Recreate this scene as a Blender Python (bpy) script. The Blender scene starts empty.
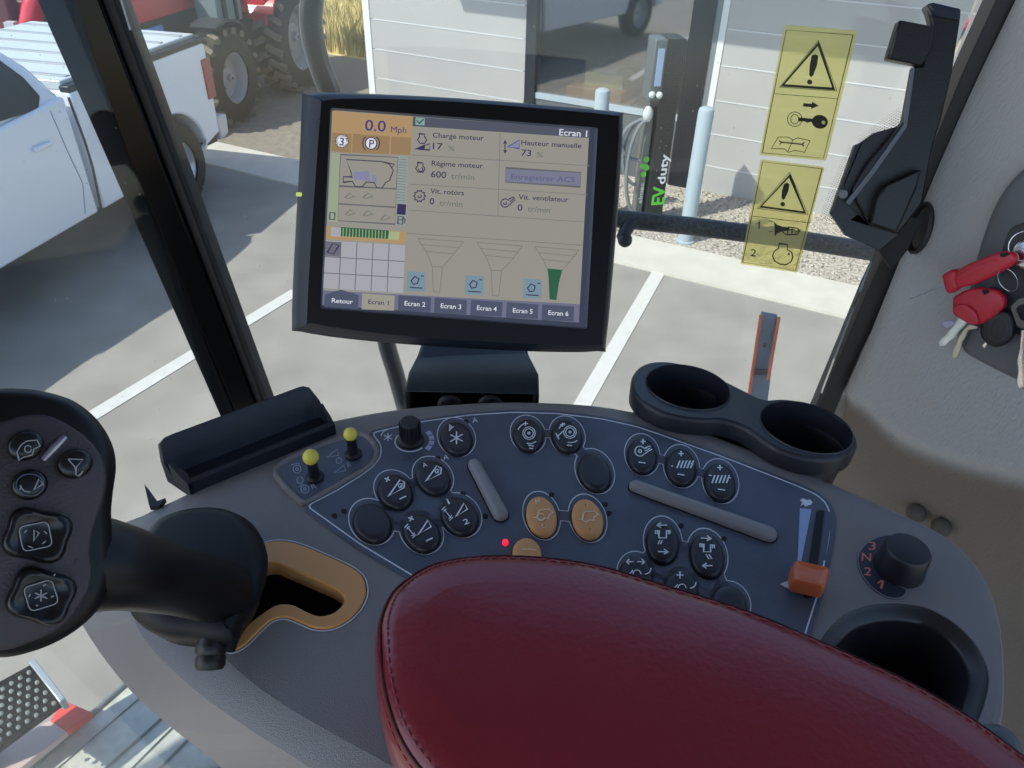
import bpy, bmesh, math, random
from mathutils import Vector, Matrix
from mathutils.geometry import tessellate_polygon
random.seed(7)
SC = bpy.context.scene
COL = SC.collection
# ------------------------------------------------------------------ camera model (measured from the photograph)
FOC = 769.0; PITCH = math.radians(35.5); ROLL = math.radians(1.5)
CAM = Vector((0, 0, 3.0))
_r0 = Vector((1, 0, 0)); FW = Vector((0, math.cos(PITCH), -math.sin(PITCH))); _u0 = Vector((0, math.sin(PITCH), math.cos(PITCH)))
RT = math.cos(ROLL)*_r0 + math.sin(ROLL)*_u0; UP = -math.sin(ROLL)*_r0 + math.cos(ROLL)*_u0
def ray(x, y): return FW + RT*((x-512)/FOC) + UP*((384-y)/FOC)
def gz(x, y, z=0.0):
    r = ray(x, y); return CAM + r*((z-CAM.z)/r.z)
def hit(x, y, o, n):
    r = ray(x, y); return CAM + r*((Vector(o)-CAM).dot(n)/r.dot(n))

class Frame:
    """a working plane of the place: origin, right, up, normal"""
    def __init__(s, o, n, u=None, v=None):
        s.o = Vector(o); s.n = Vector(n).normalized()
        if u is None: u = Vector((1, 0, 0))
        u = Vector(u); u = (u - s.n*u.dot(s.n)).normalized()
        s.u = u; s.v = s.n.cross(u).normalized()
    def w(s, a, b, h=0.0): return s.o + s.u*a + s.v*b + s.n*h
    def px(s, x, y, h=0.0):
        p = hit(x, y, s.o + s.n*h, s.n) - s.o
        return (p.dot(s.u), p.dot(s.v))
    def pxs(s, pts, h=0.0): return [s.px(x, y, h) for x, y in pts]
    def up(s, h): return Frame(s.o + s.n*h, s.n, s.u)

# ------------------------------------------------------------------ materials
def lin(c):
    return tuple(((v/255)/12.92 if v/255 <= .04045 else ((v/255+.055)/1.055)**2.4) for v in c[:3]) + (1.0,)
MATS = {}
def mat(name, col, rough=.5, metal=0.0, spec=.5, noise=0.0, nscale=20, bump=0.0, bscale=200, coat=0.0, col2=None, detail=3, sheen=0.0):
    if name in MATS: return MATS[name]
    m = bpy.data.materials.new(name); m.use_nodes = True
    nt = m.node_tree; b = nt.nodes['Principled BSDF']; L = nt.links
    b.inputs['Base Color'].default_value = lin(col); b.inputs['Roughness'].default_value = rough
    b.inputs['Metallic'].default_value = metal; b.inputs['Specular IOR Level'].default_value = spec
    b.inputs['Coat Weight'].default_value = coat; b.inputs['Coat Roughness'].default_value = .08
    b.inputs['Sheen Weight'].default_value = sheen
    tc = nt.nodes.new('ShaderNodeTexCoord')
    if noise > 0 or col2:
        n = nt.nodes.new('ShaderNodeTexNoise'); n.inputs['Scale'].default_value = nscale; n.inputs['Detail'].default_value = detail
        L.new(tc.outputs['Object'], n.inputs['Vector'])
        r = nt.nodes.new('ShaderNodeValToRGB'); r.color_ramp.elements[0].position = .3; r.color_ramp.elements[1].position = .7
        c = lin(col)
        r.color_ramp.elements[0].color = tuple(v*(1-noise) for v in c[:3]) + (1,)
        r.color_ramp.elements[1].color = lin(col2) if col2 else tuple(min(1, v*(1+noise)) for v in c[:3]) + (1,)
        L.new(n.outputs['Fac'], r.inputs['Fac']); L.new(r.outputs['Color'], b.inputs['Base Color'])
    if bump > 0:
        n2 = nt.nodes.new('ShaderNodeTexNoise'); n2.inputs['Scale'].default_value = bscale; n2.inputs['Detail'].default_value = 2
        L.new(tc.outputs['Object'], n2.inputs['Vector'])
        bp = nt.nodes.new('ShaderNodeBump'); bp.inputs['Strength'].default_value = bump; bp.inputs['Distance'].default_value = .002
        L.new(n2.outputs['Fac'], bp.inputs['Height']); L.new(bp.outputs['Normal'], b.inputs['Normal'])
    MATS[name] = m; return m
def emis(name, col, strength=1.0, gloss=.0):
    if name in MATS: return MATS[name]
    m = mat(name, (6, 6, 7), .25, spec=.5)
    b = m.node_tree.nodes['Principled BSDF']
    b.inputs['Emission Color'].default_value = lin(col); b.inputs['Emission Strength'].default_value = strength
    return m

# ------------------------------------------------------------------ objects
def empty(name, loc, label=None, cat=None, group=None):
    o = bpy.data.objects.new(name, None); COL.objects.link(o); o.location = loc; o.empty_display_size = .05
    if label: o['label'] = label
    if cat: o['category'] = cat
    if group: o['group'] = group
    return o
def tag(o, label, cat, group=None, kind=None):
    o['label'] = label; o['category'] = cat
    if group: o['group'] = group
    if kind: o['kind'] = kind
    return o
def wloc(o):
    p = Vector((0, 0, 0))
    while o is not None: p = p + Vector(o.location); o = o.parent
    return p
class MB:
    """collects world-space geometry into one mesh"""
    def __init__(s): s.v = []; s.f = []; s.mi = []
    def add(s, vs, fs, mi=0):
        k = len(s.v); s.v += [Vector(p) for p in vs]; s.f += [tuple(i+k for i in f) for f in fs]; s.mi += [mi]*len(fs); return s
    def build(s, name, m, parent=None, ang=35, loc=None, bevel=0):
        base = wloc(parent) if parent else (Vector(loc) if loc is not None else Vector((0, 0, 0)))
        me = bpy.data.meshes.new(name); me.from_pydata([tuple(p-base) for p in s.v], [], s.f)
        for q in (m if isinstance(m, (list, tuple)) else [m]): me.materials.append(q)
        if isinstance(m, (list, tuple)):
            for p, i in zip(me.polygons, s.mi): p.material_index = i
        bm = bmesh.new(); bm.from_mesh(me)
        bmesh.ops.recalc_face_normals(bm, faces=bm.faces); bm.to_mesh(me); bm.free()
        me.validate(); me.shade_smooth(); me.set_sharp_from_angle(angle=math.radians(ang))
        o = bpy.data.objects.new(name, me); COL.objects.link(o)
        if parent: o.parent = parent
        elif loc is not None: o.location = loc
        if bevel:
            bv = o.modifiers.new('bevel', 'BEVEL'); bv.width = bevel; bv.segments = 2; bv.limit_method = 'ANGLE'
        return o
    # shapes
    def box(s, c, sx, sy, sz, ax=None, mi=0):
        X, Y, Z = ax or (Vector((1, 0, 0)), Vector((0, 1, 0)), Vector((0, 0, 1)))
        c = Vector(c); vs = []
        for i in (-1, 1):
            for j in (-1, 1):
                for k in (-1, 1): vs.append(c + X*(i*sx/2) + Y*(j*sy/2) + Z*(k*sz/2))
        return s.add(vs, [(0, 1, 3, 2), (4, 6, 7, 5), (0, 4, 5, 1), (2, 3, 7, 6), (0, 2, 6, 4), (1, 5, 7, 3)], mi)
    def tube(s, pts, r, n=12, cap=True, closed=False, mi=0):
        pts = [Vector(p) for p in pts]; rs = r if isinstance(r, (list, tuple)) else [r]*len(pts)
        vs = []; N = len(pts); prev = None
        for i, p in enumerate(pts):
            a = pts[(i-1) % N] if (closed or i > 0) else p
            b = pts[(i+1) % N] if (closed or i < N-1) else p
            t = (b-a)
            t = t.normalized() if t.length > 1e-9 else Vector((0, 0, 1))
            if prev is None:
                x = t.orthogonal().normalized()
            else:
                x = (prev - t*prev.dot(t))
                x = x.normalized() if x.length > 1e-6 else t.orthogonal().normalized()
            prev = x; y = t.cross(x)
            for k in range(n):
                q = 2*math.pi*k/n; vs.append(p + (x*math.cos(q) + y*math.sin(q))*rs[i])
        fs = []
        for i in range(N if closed else N-1):
            j = (i+1) % N
            for k in range(n):
                l = (k+1) % n; fs.append((i*n+k, i*n+l, j*n+l, j*n+k))
        if cap and not closed: fs.append(tuple(range(n))[::-1]); fs.append(tuple((N-1)*n+k for k in range(n)))
        return s.add(vs, fs, mi)
    def lathe(s, o, axis, prof, n=32, mi=0, cap=True):
        o = Vector(o); z = Vector(axis).normalized(); x = z.orthogonal().normalized(); y = z.cross(x); vs = []
        for r, h in prof:
            for k in range(n):
                q = 2*math.pi*k/n; vs.append(o + z*h + (x*math.cos(q)+y*math.sin(q))*max(r, 1e-5))
        fs = []
        for i in range(len(prof)-1):
            for k in range(n):
                l = (k+1) % n; fs.append((i*n+k, i*n+l, (i+1)*n+l, (i+1)*n+k))
        if cap: fs.append(tuple(range(n))[::-1]); fs.append(tuple((len(prof)-1)*n+k for k in range(n)))
        return s.add(vs, fs, mi)
    def loops(s, loops, capa=True, capb=True, mi=0):
        n = len(loops[0]); vs = [p for l in loops for p in l]; fs = []
        for i in range(len(loops)-1):
            for k in range(n):
                j = (k+1) % n; fs.append((i*n+k, i*n+j, (i+1)*n+j, (i+1)*n+k))
        if capa: fs += [tuple(t) for t in tri([loops[0]])]
        if capb: fs += [tuple((len(loops)-1)*n+i for i in t) for t in tri([loops[-1]])]
        return s.add(vs, fs, mi)
    def prof(s, fr, out, prof, capa=True, capb=True, mi=0):
        return s.loops([[fr.w(a, b, h) for a, b in inset(out, d)] for d, h in prof], capa, capb, mi)
    def sphere(s, c, r, n=20, mi=0, sc=(1, 1, 1), ax=None):
        X, Y, Z = ax or (Vector((1, 0, 0)), Vector((0, 1, 0)), Vector((0, 0, 1)))
        m = n//2; vs = [Vector(c)+Z*r*sc[2]]; fs = []
        for i in range(1, m):
            t = math.pi*i/m
            for k in range(n):
                q = 2*math.pi*k/n
                vs.append(Vector(c) + X*(r*sc[0]*math.sin(t)*math.cos(q)) + Y*(r*sc[1]*math.sin(t)*math.sin(q)) + Z*(r*sc[2]*math.cos(t)))
        vs.append(Vector(c)-Z*r*sc[2]); last = len(vs)-1
        for k in range(n):
            j = (k+1) % n; fs.append((0, 1+k, 1+j)); fs.append((last, 1+(m-2)*n+j, 1+(m-2)*n+k))
            for i in range(m-2): fs.append((1+i*n+k, 1+(i+1)*n+k, 1+(i+1)*n+j, 1+i*n+j))
        return s.add(vs, fs, mi)
def tri(loops):
    return tessellate_polygon([[Vector(p) for p in l] for l in loops])
def area(p): return sum(p[i][0]*p[(i+1) % len(p)][1]-p[(i+1) % len(p)][0]*p[i][1] for i in range(len(p)))/2
def inset(out, d):
    if abs(d) < 1e-9: return list(out)
    n = len(out); sg = 1 if area(out) > 0 else -1; r = []
    for i in range(n):
        a, b, c = out[i-1], out[i], out[(i+1) % n]
        e1 = Vector((b[0]-a[0], b[1]-a[1])); e2 = Vector((c[0]-b[0], c[1]-b[1]))
        if e1.length < 1e-9: e1 = e2.copy()
        if e2.length < 1e-9: e2 = e1.copy()
        e1.normalize(); e2.normalize()
        n1 = Vector((-e1.y, e1.x))*sg; n2 = Vector((-e2.y, e2.x))*sg; m = n1+n2
        if m.length < 1e-6: m = n1.copy()
        m.normalize(); k = d/max(.45, m.dot(n1)); r.append((b[0]+m.x*k, b[1]+m.y*k))
    return r
def smooth(pts, k=6, closed=True):
    n = len(pts); r = []; V = [Vector(p) for p in pts]
    for i in range(n if closed else n-1):
        p0 = V[(i-1) % n] if closed or i > 0 else V[0]; p1 = V[i]; p2 = V[(i+1) % n]
        p3 = V[(i+2) % n] if closed or i < n-2 else V[-1]
        for j in range(k):
            t = j/k
            r.append(.5*((2*p1)+(p2-p0)*t+(2*p0-5*p1+4*p2-p3)*t*t+(3*p1-p0-3*p2+p3)*t*t*t))
    if not closed: r.append(V[-1])
    return [tuple(p) for p in r]
def ell(cx, cy, a, b, rot=0, n=40):
    r = math.radians(rot); return [(cx+a*math.cos(t)*math.cos(r)-b*math.sin(t)*math.sin(r), cy+a*math.cos(t)*math.sin(r)+b*math.sin(t)*math.cos(r)) for t in (2*math.pi*i/n for i in range(n))]
def rrect(x0, y0, x1, y1, r, n=5):
    p = []
    for cx, cy, a in ((x1-r, y1-r, 0), (x0+r, y1-r, 90), (x0+r, y0+r, 180), (x1-r, y0+r, 270)):
        for i in range(n+1):
            t = math.radians(a+90*i/n); p.append((cx+r*math.cos(t), cy+r*math.sin(t)))
    return p
def roundpoly(pts, r, n=4):
    """round the corners of a polygon by radius-like distance r"""
    out = []; N = len(pts)
    for i in range(N):
        a, b, c = Vector(pts[i-1]), Vector(pts[i]), Vector(pts[(i+1) % N])
        ra = min(r, (a-b).length*.45); rc = min(r, (c-b).length*.45)
        p = b+(a-b).normalized()*ra; q = b+(c-b).normalized()*rc
        for k in range(n+1):
            t = k/n; out.append(tuple((1-t)**2*p+2*t*(1-t)*b+t*t*q))
    return out
# flat prints on a surface: shapes given by their corner points, laid on the plane of a frame
def fill(fr, px, h, name, m, parent, t=.0003, is_px=True):
    o2 = fr.pxs(px, h) if is_px else px
    mb = MB(); mb.loops([[fr.w(a, b, h-t) for a, b in o2], [fr.w(a, b, h) for a, b in o2]])
    return mb.build(name, m, parent, 30)
def ribbon(mb, fr, pts, w, h, t=.0002, closed=False):
    """strip of width w (metres) along local points"""
    V = [Vector(p) for p in pts]; n = len(V); L = []; R = []
    for i in range(n):
        a = V[(i-1) % n] if closed or i > 0 else V[i]; b = V[(i+1) % n] if closed or i < n-1 else V[i]
        d = b-a
        if d.length < 1e-9: d = Vector((1, 0))
        d.normalize(); nn = Vector((-d.y, d.x)); k = 1
        if (closed or 0 < i < n-1):
            e = (V[i]-a)
            if e.length > 1e-9:
                e.normalize(); k = 1/max(.5, abs(Vector((-e.y, e.x)).dot(nn)))
        L.append(V[i]+nn*w/2*k); R.append(V[i]-nn*w/2*k)
    vs = [fr.w(p.x, p.y, h) for p in L]+[fr.w(p.x, p.y, h) for p in R]+[fr.w(p.x, p.y, h-t) for p in L]+[fr.w(p.x, p.y, h-t) for p in R]
    fs = []
    for i in range(n if closed else n-1):
        j = (i+1) % n
        fs += [(i, j, n+j, n+i), (i, 2*n+i, 2*n+j, j), (n+i, n+j, 3*n+j, 3*n+i), (2*n+i, 3*n+i, 3*n+j, 2*n+j)]
    mb.add(vs, fs)
def strokes(fr, lines, wpx, h, name, m, parent, closed=False):
    mb = MB()
    c = lines[0][0]; a = Vector(fr.px(c[0], c[1], h)); b = Vector(fr.px(c[0]+1, c[1], h)); w = (b-a).length*wpx
    for l in lines:
        cl = closed or (len(l) > 2 and l[0] == l[-1])
        ribbon(mb, fr, fr.pxs(l[:-1] if (cl and l[0] == l[-1]) else l, h), w, h, closed=cl)
    return mb.build(name, m, parent, 30)
FC = {}
def textmesh(s):
    if s in FC: return FC[s]
    c = bpy.data.curves.new('t', 'FONT'); c.body = s; c.size = 1; c.offset = {'Mph': 0, 'EV': .03, 'duty': .02}.get(s, .009); c.resolution_u = 3
    o = bpy.data.objects.new('t', c); COL.objects.link(o)
    dg = bpy.context.evaluated_depsgraph_get(); me = bpy.data.meshes.new_from_object(o.evaluated_get(dg))
    V = [Vector(v.co) for v in me.vertices]; F = [tuple(p.vertices) for p in me.polygons]
    bpy.data.objects.remove(o); bpy.data.curves.remove(c); bpy.data.meshes.remove(me)
    x0 = min(v.x for v in V); x1 = max(v.x for v in V)
    FC[s] = ([Vector(((v.x-x0)/(x1-x0), v.y, 0)) for v in V], F, x1-x0); return FC[s]
def text(fr, s, p0, p1, cap, h, name, m, parent, t=.0002, flip=1):
    """writing from p0 to p1 (baseline ends), capital height `cap`, all measured in picture units, laid on the frame's plane"""
    V, F, w = textmesh(s)
    a = Vector(fr.px(*p0, h)); b = Vector(fr.px(*p1, h)); d = b-a; e = Vector((p1[0]-p0[0], p1[1]-p0[1])).normalized()
    q = Vector(fr.px(p0[0]+e.y*cap*flip, p0[1]-e.x*cap*flip, h))-a
    q = q/.70
    mb = MB(); mb.add([fr.w(*(a+d*v.x+q*v.y), h) for v in V], F)
    return mb.build(name, m, parent, 30)

# ------------------------------------------------------------------ camera
cd = bpy.data.cameras.new('camera'); cam = bpy.data.objects.new('camera', cd); COL.objects.link(cam)
cd.sensor_fit = 'HORIZONTAL'; cd.sensor_width = 36; cd.lens = FOC/1024*36; cd.clip_start = .02; cd.clip_end = 500
M = Matrix((RT, UP, -FW)).transposed().to_4x4(); M.translation = CAM; cam.matrix_world = M
SC.camera = cam
SKY_STR, SUN_E, EXPO = .26, 5.6, 0.22
# ================================================================== materials
NAVY = mat('console_membrane', (76, 84, 100), .38, noise=.12, nscale=30, bump=.15, bscale=900)
BODY = mat('console_plastic', (126, 124, 124), .36, noise=.05, nscale=12, bump=.3, bscale=1500)
BLK = mat('black_plastic', (22, 23, 26), .42, bump=.15, bscale=1200)
BLKM = mat('matte_black', (14, 14, 16), .7)
BLKG = mat('gloss_black', (10, 10, 11), .12, spec=.6, coat=.6)
DARKB = mat('dark_blue_black_plastic', (30, 36, 46), .45, bump=.2, bscale=900)
BTN = mat('button_rubber', (32, 36, 44), .38)
GOLD = mat('gold_plastic', (216, 158, 98), .42, bump=.1, bscale=900)
GREY = mat('grey_bar', (136, 136, 138), .38)
WHT = mat('white_print', (226, 232, 240), .5)
LBL = mat('lightblue_print', (212, 218, 226), .5)
YEL = mat('yellow_ball', (226, 210, 84), .4)
RED = mat('red_leather', (122, 24, 38), .34, noise=.08, nscale=8, bump=.12, bscale=330, coat=.22)
REDS = mat('red_leather_seam', (70, 12, 20), .5)
THREAD = mat('pale_thread', (146, 66, 74), .6)
CHROME = mat('polished_metal', (205, 205, 210), .22, metal=1.0)
REDP = mat('red_key_plastic', (190, 28, 48), .35, bump=.1, bscale=700)
# ================================================================== frames of the cab
_kn = Vector((0, -.04, 1)).normalized()
_c = ray(530, 480).normalized()*.55 + CAM
K = Frame(_c, _kn)                     # console top
G = Frame((0, .9, 3), (0, -1, .13))    # side window
W0 = hit(975, 100, G.o, G.n); W1 = hit(838, 400, G.o, G.n)
_d = Vector((.6, -.8, 0)); _l = (W0-W1).normalized()
W = Frame(W1, _l.cross(_d) if _l.cross(_d).x < 0 else _d.cross(_l), _d)   # trimmed wall on the right

# ================================================================== console
console = empty('control_console', K.w(0, 0, -.08), 'curved grey armrest console with dark blue keypad panel beside the seat', 'control console')
TR = [((620, 900), (500, 900), (360, 900)), ((395, 768), (310, 768), (222, 768)), ((330, 732), (258, 735), (172, 728)), ((262, 690), (195, 690), (130, 690)),
      ((208, 640), (145, 640), (95, 645)), ((180, 590), (128, 600), (78, 610)), ((172, 550), (125, 560), (85, 565)), ((180, 518), (135, 522), (110, 528)),
      ((203, 500), (190, 493), None), ((250, 470), (243, 460), None), ((305, 440), (300, 431), None), ((352, 426), (350, 418), None), ((412, 414), (410, 408.5), None),
      ((482, 409), (480, 403.5), None), ((542, 408), (541, 403), None), ((600, 413), (601, 407), None), ((654, 424), (657, 418), None), ((697, 438), (701, 432), None),
      ((755, 460), (760, 454), None), ((795, 477), (800, 470), None), ((830, 493), (836, 486), None), ((880, 515), (886, 508), None), ((922, 534), (929, 528), None), ((948, 554), (956, 545), None),
      ((972, 583), (983, 576), None), ((991, 625), (999, 621), None), ((997, 688), (1004, 684), None), ((988, 735), (999, 735), None), ((960, 800), (978, 800), None), ((880, 900), (890, 910), None)]
hB, hC = -.009, -.072
A_ = []; B_ = []; C_ = []
for a, b, c in TR:
    A_.append(K.px(*a, 0))
    if c: B_.append(K.px(*b, hB)); C_.append(K.px(*c, hC))
    else: B_.append(K.px(*b, -.003)); C_.append(B_[-1])
Bh = [hB if t[2] else -.003 for t in TR]
kk = 5
def sm3(P, hs): return smooth([(p[0], p[1], h) for p, h in zip(P, hs)], kk)
LA = sm3(A_, [0]*len(A_)); LB = sm3(B_, Bh); LC = sm3(C_, [hC]*len(C_))
mid = [tuple((Vector(a)*.35+Vector(b)*.65)+Vector((0, 0, .0015))) for a, b in zip(LA, LB)]
LD = [(c[0]*.97, c[1]*.97, -.082) for c in LC]
gate_o = roundpoly(K.pxs([(236, 580), (250, 552), (268, 542), (290, 542), (310, 549), (352, 568), (364, 578), (367, 593), (362, 607), (350, 620), (334, 629), (316, 630), (300, 623), (286, 617), (272, 620), (259, 632), (244, 648), (228, 654), (222, 640), (228, 612)]), .006, 3)
gate_i = roundpoly(K.pxs([(250, 580), (262, 564), (276, 562), (296, 571), (336, 588), (346, 597), (345, 606), (334, 616), (318, 619), (304, 613), (292, 606), (277, 606), (262, 616), (247, 628), (240, 632), (238, 618)]), .005, 3)
cup_h = smooth(K.pxs([(822, 637), (844, 614), (866, 605), (889, 602), (912, 603.5), (932, 609), (958, 625), (978, 647), (989, 674), (986, 700), (974, 730), (950, 765), (915, 788), (870, 788), (832, 762), (812, 715), (812, 668)]), 4)
slot = roundpoly(K.pxs([(816, 512), (824, 512), (812, 600), (803, 600)]), .0025, 4)
mb = MB()
pts3 = lambda L: [K.w(*p) for p in L]
loopsW = [pts3(LD), pts3(LC), pts3(LB), pts3(mid), pts3(LA)]
mb.loops(loopsW, True, False)
holes = [inset(gate_o, -.0005), cup_h, slot]
allp = [[(p[0], p[1]) for p in LA]] + holes
flat = [p for l in allp for p in l]
T = tri([[(p[0], p[1], 0) for p in l] for l in allp])
mb.add([K.w(p[0], p[1], 0) for p in flat], T)
for hl, dp in zip(holes, (.03, .012, .02)):
    mb.loops([[K.w(a, b, 0) for a, b in hl], [K.w(a, b, -.0015) for a, b in inset(hl, .0008)], [K.w(a, b, -dp) for a, b in inset(hl, .001)]], False, False)
mb.build('console_body', BODY, console, 40)
# wells below the openings
m2 = MB(); m2.loops([[K.w(a, b, -.004) for a, b in inset(gate_i, -.001)], [K.w(a, b, -.055) for a, b in inset(gate_i, .001)]], False, True); m2.build('gate_well', BLKM, console)
m2 = MB(); m2.loops([[K.w(a, b, -.0005) for a, b in inset(cup_h, .0006)], [K.w(a, b, -.003) for a, b in inset(cup_h, .003)], [K.w(a, b, -.005) for a, b in inset(cup_h, .0075)], [K.w(a, b, -.008) for a, b in inset(cup_h, .009)], [K.w(a, b, -.05) for a, b in inset(cup_h, .012)], [K.w(a, b, -.056) for a, b in inset(cup_h, .016)]], False, True)
o = m2.build('cup_recess', mat('recess_black', (40, 40, 43), .34), console, 50); o['label'] = 'deep black round recess at the right end'
m2 = MB(); m2.prof(K, slot, [(0.0003, -.001), (.0003, -.018)], False, True); m2.build('slider_slot', BLKM, console)
m2 = MB(); pc = K.w(.02, -.16, -.080)
m2.loops([[pc+Vector((sx*.14, sy*.05, 0)) for sx, sy in ((-1, -1), (1, -1), (1, 1), (-1, 1))], [Vector((pc.x+sx*.10, pc.y+sy*.045, 1.56)) for sx, sy in ((-1, -1), (1, -1), (1, 1), (-1, 1))]])
m2.build('pedestal', DARKB, console, bevel=.01)
# gold gate plate
m2 = MB(); pr = [(0, -.002), (0, .0008), (.0008, .0014)]
oo = [[K.w(a, b, h) for a, b in inset(gate_o, d)] for d, h in pr]
m2.loops(oo, False, False)
go = inset(gate_o, .0008)
T = tri([[(p[0], p[1], 0) for p in go], [(p[0], p[1], 0) for p in gate_i]])
m2.add([K.w(a, b, .0014) for a, b in go+gate_i], T)
m2.loops([[K.w(a, b, .0014) for a, b in gate_i], [K.w(a, b, .0006) for a, b in inset(gate_i, .0008)], [K.w(a, b, -.010) for a, b in inset(gate_i, .0012)]], False, False)
o = m2.build('lever_gate', GOLD, console, 40); o['label'] = 'gold s-shaped gate plate around the lever slot'
go_out = inset(gate_o, -.0012)
m2 = MB(); ribbon(m2, K, go_out, .0007, .0006, closed=True); m2.build('gate_outline', LBL, console)

# ---- keypad membrane
line = [(307, 506), (336, 491), (359, 477), (374, 466), (381, 456), (381, 445), (372, 433), (395, 427.5), (423, 421.5), (470, 415), (514, 412.3), (557, 413.6), (601, 418.8), (636, 426.5),
        (657, 433.5), (723, 457), (772, 476), (802, 488), (817, 495), (826, 503), (830.5, 515), (829, 536), (819, 590), (805, 634), (790, 690), (700, 720), (560, 700), (470, 630), (416, 577.5), (360, 544)]
hm = .0012
lineL = roundpoly(K.pxs(line, hm), .004, 3)
pan = empty('x', (0, 0, 0)); bpy.data.objects.remove(pan)
mb = MB(); mb.prof(K, inset(lineL, -.0035), [(0, 0), (0, .0008), (.0004, hm)], False, True)
panel = mb.build('keypad_panel', NAVY, console, 30); panel['label'] = 'dark blue keypad membrane with white outlines'
mb = MB(); ribbon(mb, K, lineL, .0009, hm+.0002, closed=True); mb.build('panel_outline', LBL, panel)

# ---- buttons
BT = [  # name-ish, cx, cy, rx, ry, rot, colour, symbol
 ('star', 456.5, 437.5, 17.8, 15.4, 50), ('wedge_a', 433, 477, 19.4, 15.8, 42), ('wedge_pm', 395, 491, 19.6, 16.2, 42), ('blank', 372, 522, 21.4, 18.2, 45),
 ('width_pm', 421.5, 532, 21, 17.2, 45), ('width_12', 459.5, 515.5, 21, 17.2, 45),
 ('rotor', 528, 434.5, 17.0, 14.6, 58), ('rotor_b', 567, 435.5, 17.4, 14.6, 56), ('blank', 594.5, 471.5, 20.6, 15.8, 60),
 ('gold_m', 541.5, 516, 21.4, 15.4, 72), ('gold_n', 587.5, 518.5, 21.4, 15.6, 68), ('gold_p', 527, 554, 17.6, 15, 75),
 ('fan', 642, 455, 18.4, 14.9, 76), ('sieve', 681, 466.5, 19, 15.2, 74), ('sieve_b', 720, 481.5, 19.8, 15.2, 70),
 ('unload_l', 662.5, 541.8, 22, 16.4, 82), ('unload_r', 707, 555, 23.2, 16.8, 72), ('reel', 636, 573.5, 19, 16.4, 76), ('reel_b', 681, 587.5, 19, 16.6, 72), ('blank', 729, 604, 20.5, 17.5, 60)]
def bell(i, s=1.0, dh=0): # outline of button i in local coordinates
    _, cx, cy, rx, ry, rot = BT[i][:6]
    return K.pxs(ell(cx, cy+1.0, (rx-.5)*s, (ry-.1)*s, rot), dh)
clusters = [([0], []), ([1, 2, 3, 4, 5], [(3, 2), (2, 1), (1, 5), (5, 4), (4, 3)]), ([6, 7, 8], [(6, 7), (7, 8)]), ([9, 10], [(9, 10)]), ([12, 13, 14], [(12, 13), (13, 14)]),
            ([15, 16, 17, 18, 19], [(17, 15), (15, 16), (16, 19), (19, 18), (18, 17)])]
def union_layer(ids, links, s, wbar, h, name, m):
    mb = MB()
    for i in ids: mb.loops([[K.w(a, b, h-.0001) for a, b in bell(i, s)], [K.w(a, b, h) for a, b in bell(i, s)]], False, True)
    for i, j in links:
        a = Vector(K.px(BT[i][1], BT[i][2])); b = Vector(K.px(BT[j][1], BT[j][2])); ribbon(mb, K, [a, b], wbar, h)
    if len(ids) == 5:
        c = [K.px(BT[i][1], BT[i][2]) for i in (ids if ids[0] == 1 else [15, 16, 19, 18, 17])]
        mb.loops([[K.w(a, b, h-.0001) for a, b in c], [K.w(a, b, h) for a, b in c]], False, True)
    return mb.build(name, m, panel)
for ids, links in clusters:
    union_layer(ids, links, 1.215, .0098, hm+.0002, 'group_outline', LBL)
    union_layer(ids, links, 1.155, .0084, hm+.0004, 'group_field', NAVY)
hb = .0055
bobj = []
for i, b in enumerate(BT):
    base = K.pxs(ell(b[1], b[2]+1.4, b[3]-1.2, b[4]-.6, b[5]), .003)
    gold = b[0].startswith('gold')
    mb = MB(); mb.prof(K, inset(base, -.0009), [(0, hm), (.0003, hm+.0007)], False, True)
    ring = None
    mb2 = MB(); mb2.prof(K, base, [(0, hm), (0, hm+.0026), (.0006, hb-.0008), (.0018, hb-.0001), (.004, hb+.0002), (.0075, hb+.0003)], False, True)
    o = mb2.build('push_button', GOLD if gold else BTN, console, 60)
    o['label'] = {'blank': 'blank dark oval button', 'gold_m': 'gold oval button with machine symbol', 'gold_n': 'gold oval button with machine symbol', 'gold_p': 'gold oval button half under the armrest'}.get(b[0], 'dark oval button with white symbol')
    mb.build('button_gap', BLKM, o); bobj.append(o)
hs = hb+.0009
def bs(i, lines, w=1.3, closed=False, m=WHT): strokes(K, lines, w, hs, 'button_symbol', m, bobj[i], closed)
def arc(cx, cy, r, a0, a1, n=10, ry=None): return [(cx+r*math.cos(math.radians(a0+(a1-a0)*k/n)), cy+(ry or r)*math.sin(math.radians(a0+(a1-a0)*k/n))) for k in range(n+1)]
def dd(a, b, n=6): return [((a[0]+(b[0]-a[0])*k/n), (a[1]+(b[1]-a[1])*k/n)) for k in range(n+1)]
# star button
bs(0, [[(456.5, 431.5), (456.5, 444)], [(450.5, 434.5), (462.5, 441)], [(450.5, 441.5), (462.5, 434)], arc(456, 433, 7, 200, 250)], 1.4)
text(K, 'A', (449, 429), (453, 427.5), 4.5, hs, 'button_symbol', WHT, bobj[0])
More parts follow.
